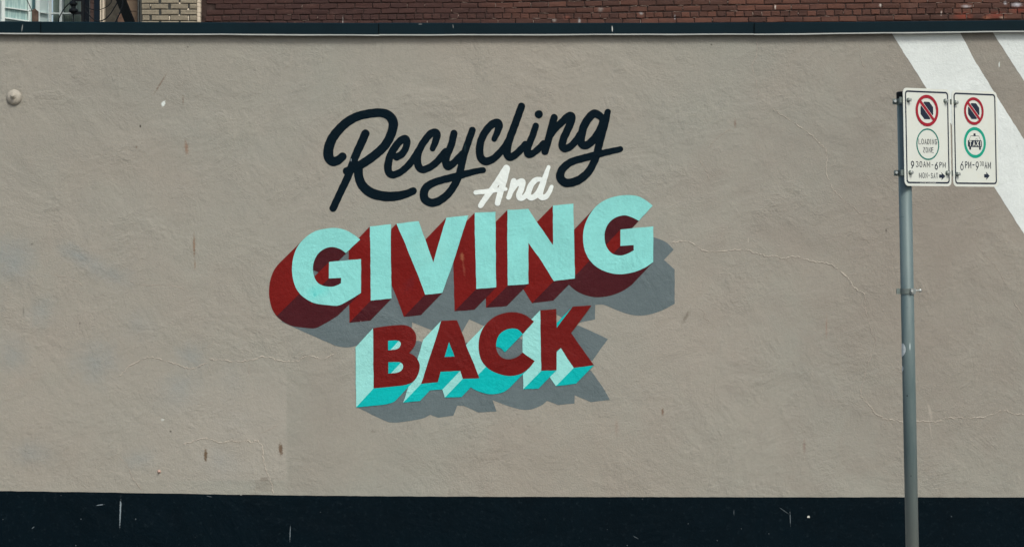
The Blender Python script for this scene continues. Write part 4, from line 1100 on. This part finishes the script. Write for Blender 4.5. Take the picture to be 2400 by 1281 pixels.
orr = bmesh.new(); bxp(orr, 279, 290, 27.95, 28.0, 2.9, None, 33, None) if False else None
bm = bmesh.new(); bxp(bm, 276, 292, 27.9, 27.99, 2.9, 4.9, 33); bm_obj('weathered_board', bm, simple('orange_brown_board', lin(94, 74, 62), .9, 0, .4, 14), REC)
orr.free()

# dark service pipe; its brown reflection is painted as base colour
PIPE = thing('service_pipe', 'fat dark drainpipe with a brown sheen beside the white windows', 'pipe', (P(213, 0, 26.6).x, 26.6, 3.06))
bm = bmesh.new(); c = P(215, 0, 26.6); r_ = 5.2 * 26.6 / F
add_lathe(bm, [(r_, 0), (r_, 4.8)], (c.x, 26.6, 3.06), (0, 0, 1), 28); bm_obj('pipe', bm, simple('brown_black_pipe', lin(72, 58, 54), .3, 0, .2, 20, .6), PIPE, True)
bm = bmesh.new(); add_lathe(bm, [(r_ * 1.14, 0), (r_ * 1.14, .12)], (c.x, 26.6, P(0, 1, 26.6).z), (0, 0, 1), 28); bm_obj('pipe_collar', bm, M['black'], PIPE, True)
PAN = thing('dark_screen', 'blue-black double screen panel standing behind the drainpipe', 'panel', (P(213, 0, 27.2).x, 27.2, 3.0))
bm = bmesh.new(); bxp(bm, 193, 210, 27.28, 27.34); bm_obj('screen_leaf', bm, simple('near_black_panel', lin(10, 18, 24), .6, spec=.1), PAN)
bm = bmesh.new(); bxp(bm, 210.5, 232.5, 27.35, 27.4); bm_obj('screen_leaf', bm, simple('navy_panel', lin(16, 28, 38), .6, spec=.1), PAN)

# black raking strut
ST = bmesh.new(); D0 = 23.0
q = [P(268, -8, D0), P(288.5, -8, D0), P(314.5, 54, D0), P(292.5, 54, D0)]
dirv = (q[3] - q[0]).normalized()
q = [q[0] - dirv * 0.9, q[1] - dirv * 0.9, q[2] + dirv * 0.1, q[3] + dirv * 0.1]
fr = [ST.verts.new(v) for v in q]; bk = [ST.verts.new(v + Vector((0, .12, 0))) for v in q]
ST.faces.new(fr[::-1]); ST.faces.new(bk)
for i in range(4): ST.faces.new((fr[i], fr[(i+1) % 4], bk[(i+1) % 4], bk[i]))
bmesh.ops.recalc_face_normals(ST, faces=ST.faces[:])
strut = thing('raking_strut', 'thick black timber strut leaning steeply left of the buff pier', 'beam', (P(303, 0, D0).x, D0, 3.06))
bm_obj('beam', ST, simple('black_timber', lin(8, 13, 15), .8, 0, .2, 15, .08), strut)
bm = bmesh.new(); fx = P(306, 54, D0)
add_box(bm, fx.x - .12, fx.x + .12, D0 - .06, D0 + .18, 3.06, fx.z - 0.02, .004); bm_obj('strut_foot', bm, M['black'], strut)

# wires
def wire(pts, D, r, label, mat=None):
    q = catmull(pts, 8); bm = bmesh.new(); add_tube(bm, [P(p[0], p[1], D) for p in q], r, 7)
    o = bm_obj('wire', bm, mat or M['black'], None, True); tag(o, label, 'cable')
    return o
wire([(262, -40), (261.5, 0), (257, 10), (249, 17), (234, 22.8), (220, 23.5), (205, 17), (195, 5), (190, -40)], 24.5, .0045, 'thin black wire looping in front of the cream door trim, uppermost loop')
wire([(282, -40), (276, 2), (268, 18), (258, 34), (245, 46), (232, 50), (220, 46.5), (207, 33), (197, 15), (192, -40)], 24.0, .006, 'black cable hanging in the deepest loop across the drainpipe')
wire([(270, 56), (272, 50), (278, 37), (284, 24), (288, 5), (289, -40)], 22.5, .007, 'black cable running down beside the raking strut')
wire([(186, 30), (191, 36), (196, 43), (204, 53), (208, 60)], 24.3, .004, 'thin grey-black wire slanting down from the fitting arm to the coping')
wire([(190, -30), (176, -2), (168, 3), (162, 9), (152, 19), (145, 30), (139, 42), (136, 56)], 20.6, .0052, 'black cable curving over the striped blinds down to the roof')

# black cable fitting on a rod
FD = 20.0; fc = P(172, 25, FD); px_ = FD / F
FIT = thing('cable_fitting', 'black spool-shaped cable fitting on a thin rod in front of the blinds', 'fitting', (fc.x, FD, 3.06))
def zz(py): return P(0, py, FD).z
bm = bmesh.new()
add_lathe(bm, [(4*px_, zz(33)), (9*px_, zz(29.5)), (11*px_, zz(27)), (11*px_, zz(24)), (8.5*px_, zz(21)), (5.5*px_, zz(20)), (5.5*px_, zz(15)), (7.5*px_, zz(13)), (9.5*px_, zz(11)), (9.5*px_, zz(7)), (6*px_, zz(5.5)), (3*px_, zz(2)), (3*px_, zz(-14))], (fc.x, FD, 0), (0, 0, 1), 20)
bm_obj('spool', bm, M['black'], FIT)
bm = bmesh.new(); add_tube(bm, [(fc.x, FD, 3.06), (fc.x, FD, zz(31))], 2.0 * px_, 10); bm_obj('rod', bm, M['black'], FIT, True)
bm = bmesh.new(); bxp(bm, 170, 195, FD - .012, FD + .012, None, None, 27.5, 33.5, .002); bm_obj('arm', bm, M['black'], FIT)
bm = bmesh.new(); bxp(bm, 168, 196, FD - .012, FD + .012, None, None, -2.0, 3.2, .002); bm_obj('arm', bm, M['black'], FIT)
bm = bmesh.new(); bxp(bm, 191.5, 196.5, FD - .02, FD + .02, 3.06, zz(-16)); bm_obj('mast', bm, M['black'], FIT)

# weathered timber post with guy wire
TD = 20.4; tp = P(82.5, 40, TD)
TPST = thing('timber_post', 'short weathered brown timber post with a pointed top', 'post', (tp.x, TD, 3.06))
M['timber'] = simple('weathered_timber', lin(86, 74, 64), .9, 0, .45, 18, .1, .006, 60)
bm = bmesh.new(); hw = 7.4 * TD / F; zt = P(0, 27.5, TD).z; zp = P(0, 20.5, TD).z
bs = [(-hw, -.016), (hw, -.016), (hw, .016), (-hw, .016)]
lo = [bm.verts.new((tp.x + a, TD + b, 3.06)) for a, b in bs]; hi = [bm.verts.new((tp.x + a * .97, TD + b, zt + (0.006 if a < 0 else 0))) for a, b in bs]
pk = [bm.verts.new((tp.x - .002, TD + b, zp)) for b in (-.014, .014)]
for i in range(4): bm.faces.new((lo[i], lo[(i+1) % 4], hi[(i+1) % 4], hi[i]))
bm.faces.new((hi[0], hi[1], pk[0])); bm.faces.new((hi[2], hi[3], pk[1])); bm.faces.new((hi[1], hi[2], pk[1], pk[0])); bm.faces.new((hi[3], hi[0], pk[0], pk[1])); bm.faces.new(lo[::-1])
bm_obj('post', bm, M['timber'], TPST)
bm = bmesh.new(); add_tube(bm, [P(68, 26.3, TD - .01), P(76, 26.5, TD - .01)], .003, 8); bm_obj('eye_hook', bm, M['black'], TPST, True)
wire([(50, -30), (63, 0), (69, 13), (75, 26)], TD - .012, .0036, 'taut dark guy wire tied to the timber post')

# =================================================================== white-framed windows, far left
M['upvc'] = simple('white_window_frame', lin(214, 226, 222), .4, 0, .04, 10)
M['panelw'] = simple('pale_panel', lin(186, 205, 204), .5, 0, .05, 6)
def glass_mat(name, c, dark):
    g = NG(name)
    v = g.noise(5, 4, .6, .6, g.mapping(sc=(6, 6, .7)))
    g.col(g.mix(g.mr(v, .35, .65), c, dark))
    m = g.done(.08, 0, .6)
    return m
M['glass'] = glass_mat('curtained_glass', lin(178, 204, 198), lin(126, 160, 160))  # light reflection painted into the pane colour as pale streaks
M['glass_dark'] = glass_mat('dark_glass', lin(70, 104, 108), lin(50, 84, 90))
M['slat'] = simple('vertical_blind_slat', lin(146, 164, 154), .7, 0, .1, 30, per_object=.1)
M['blind_back'] = simple('blind_backing', lin(96, 118, 116), .8)
WB = thing('white_window_building', 'pale building with white framed windows and a bay, at the far left edge', 'building', (P(60, 0, 28.3).x, 28.3, 3.0))
pF = Vector((0, 28.7, 0)); nF = Vector((0, -1, 0))
cornr = P(116, 0, 28.7); YB = R(50)
nB = Vector((-math.sin(YB), -math.cos(YB), 0)); uB = Vector((math.cos(YB), math.sin(YB), 0))
if nB.dot(uB) > 1e-6: nB = Vector((math.sin(YB), -math.cos(YB), 0))
nB = Vector((uB.y, -uB.x, 0)); nB = nB if nB.y < 0 else -nB
pB = Vector((cornr.x, 28.7, 0))
def quad_prism(name, pts, p0, n, d0, d1, mat, parent=None):
    """pts in photograph pixels laid on a facade plane, standing from d0 to d1 proud of it."""
    base_ = [ray_plane(x, y, p0, n) for x, y in pts]; k = len(base_)
    V = [v + n * d1 for v in base_] + [v + n * d0 for v in base_]
    fs = [tuple(range(k)), tuple(range(2*k - 1, k - 1, -1))] + [(i, k + i, k + (i+1) % k, (i+1) % k) for i in range(k)]
    o = mesh_obj(name, V, fs, mat, parent or WB)
    bm = bmesh.new(); bm.from_mesh(o.data); bmesh.ops.recalc_face_normals(bm, faces=bm.faces[:]); bm.to_mesh(o.data); bm.free()
    return o
TOPY, BOTY = -330, 150
def vbar(x0, x1, p0, n, d, mat, y0=TOPY, y1=BOTY, d0=0.0): return quad_prism('frame', [(x0, y0), (x1, y0), (x1, y1), (x0, y1)], p0, n, d0, d, mat)
# bay facade (recedes to the right)
quad_prism('bay_wall', [(-420, TOPY), (116, TOPY), (116, BOTY), (-420, BOTY)], pB, nB, -.25, -.03, M['panelw'])
def bay_y(x, y8, y65): return y8 + (y65 - y8) * (x - 8) / 57
gl = quad_prism('window', [(8, TOPY), (65, TOPY), (65, 49), (8, 42)], pB, nB, -.028, -.012, M['glass'])
quad_prism('frame_rail', [(8, 16.4), (65, 24.0), (65, 26.6), (8, 18.6)], pB, nB, -.011, .02, M['upvc'], gl)
quad_prism('frame_rail', [(8, 40.6), (65, 48.6), (65, 51.4), (8, 43.4)], pB, nB, -.011, .02, M['upvc'], gl)
vbar(1.2, 8, pB, nB, .03, M['upvc']); vbar(64.8, 69, pB, nB, .024, M['upvc'])
quad_prism('window', [(69, TOPY), (76.5, TOPY), (76.5, 51), (69, 50.2)], pB, nB, -.028, -.012, M['glass'])
quad_prism('window', [(77, TOPY), (83, TOPY), (83, 22), (77, 21)], pB, nB, -.028, -.012, M['glass_dark'])
vbar(83, 90.5, pB, nB, .024, M['upvc']); vbar(113, 118.4, pB, nB, .024, M['upvc'])
quad_prism('sill_rail', [(90.5, 28.8), (113, 31.6), (113, 33.0), (90.5, 30.0)], pB, nB, -.028, .012, M['upvc'])
quad_prism('window', [(-60, TOPY), (1, TOPY), (1, 42), (-60, 33)], pB, nB, -.028, -.012, M['glass_dark'])
# front windows with vertical blinds
quad_prism('front_wall', [(117, TOPY), (193, TOPY), (193, BOTY), (117, BOTY)], pF, nF, -.5, -.2, M['blind_back'])
for (xa, xb) in ((118.5, 140), (146, 193)):
    x = xa + .6
    while x < xb - 1:
        quad_prism('blind_slat', [(x, TOPY), (x + 1.5, TOPY), (x + 1.5, BOTY), (x, BOTY)], pF, nF, -.16, -.15 + random.uniform(-.01, .01), M['slat'])
        x += 2.75
vbar(139.8, 146, pF, nF, .02, M['upvc'], d0=-.1)
quad_prism('frame_rail', [(118.4, 30.2), (139.8, 30.4), (139.8, 33.4), (118.4, 33.2)], pF, nF, -.1, .015, M['upvc'])
quad_prism('frame_rail', [(146, 30.4), (193, 30.8), (193, 33.6), (146, 33.4)], pF, nF, -.1, .015, M['upvc'])
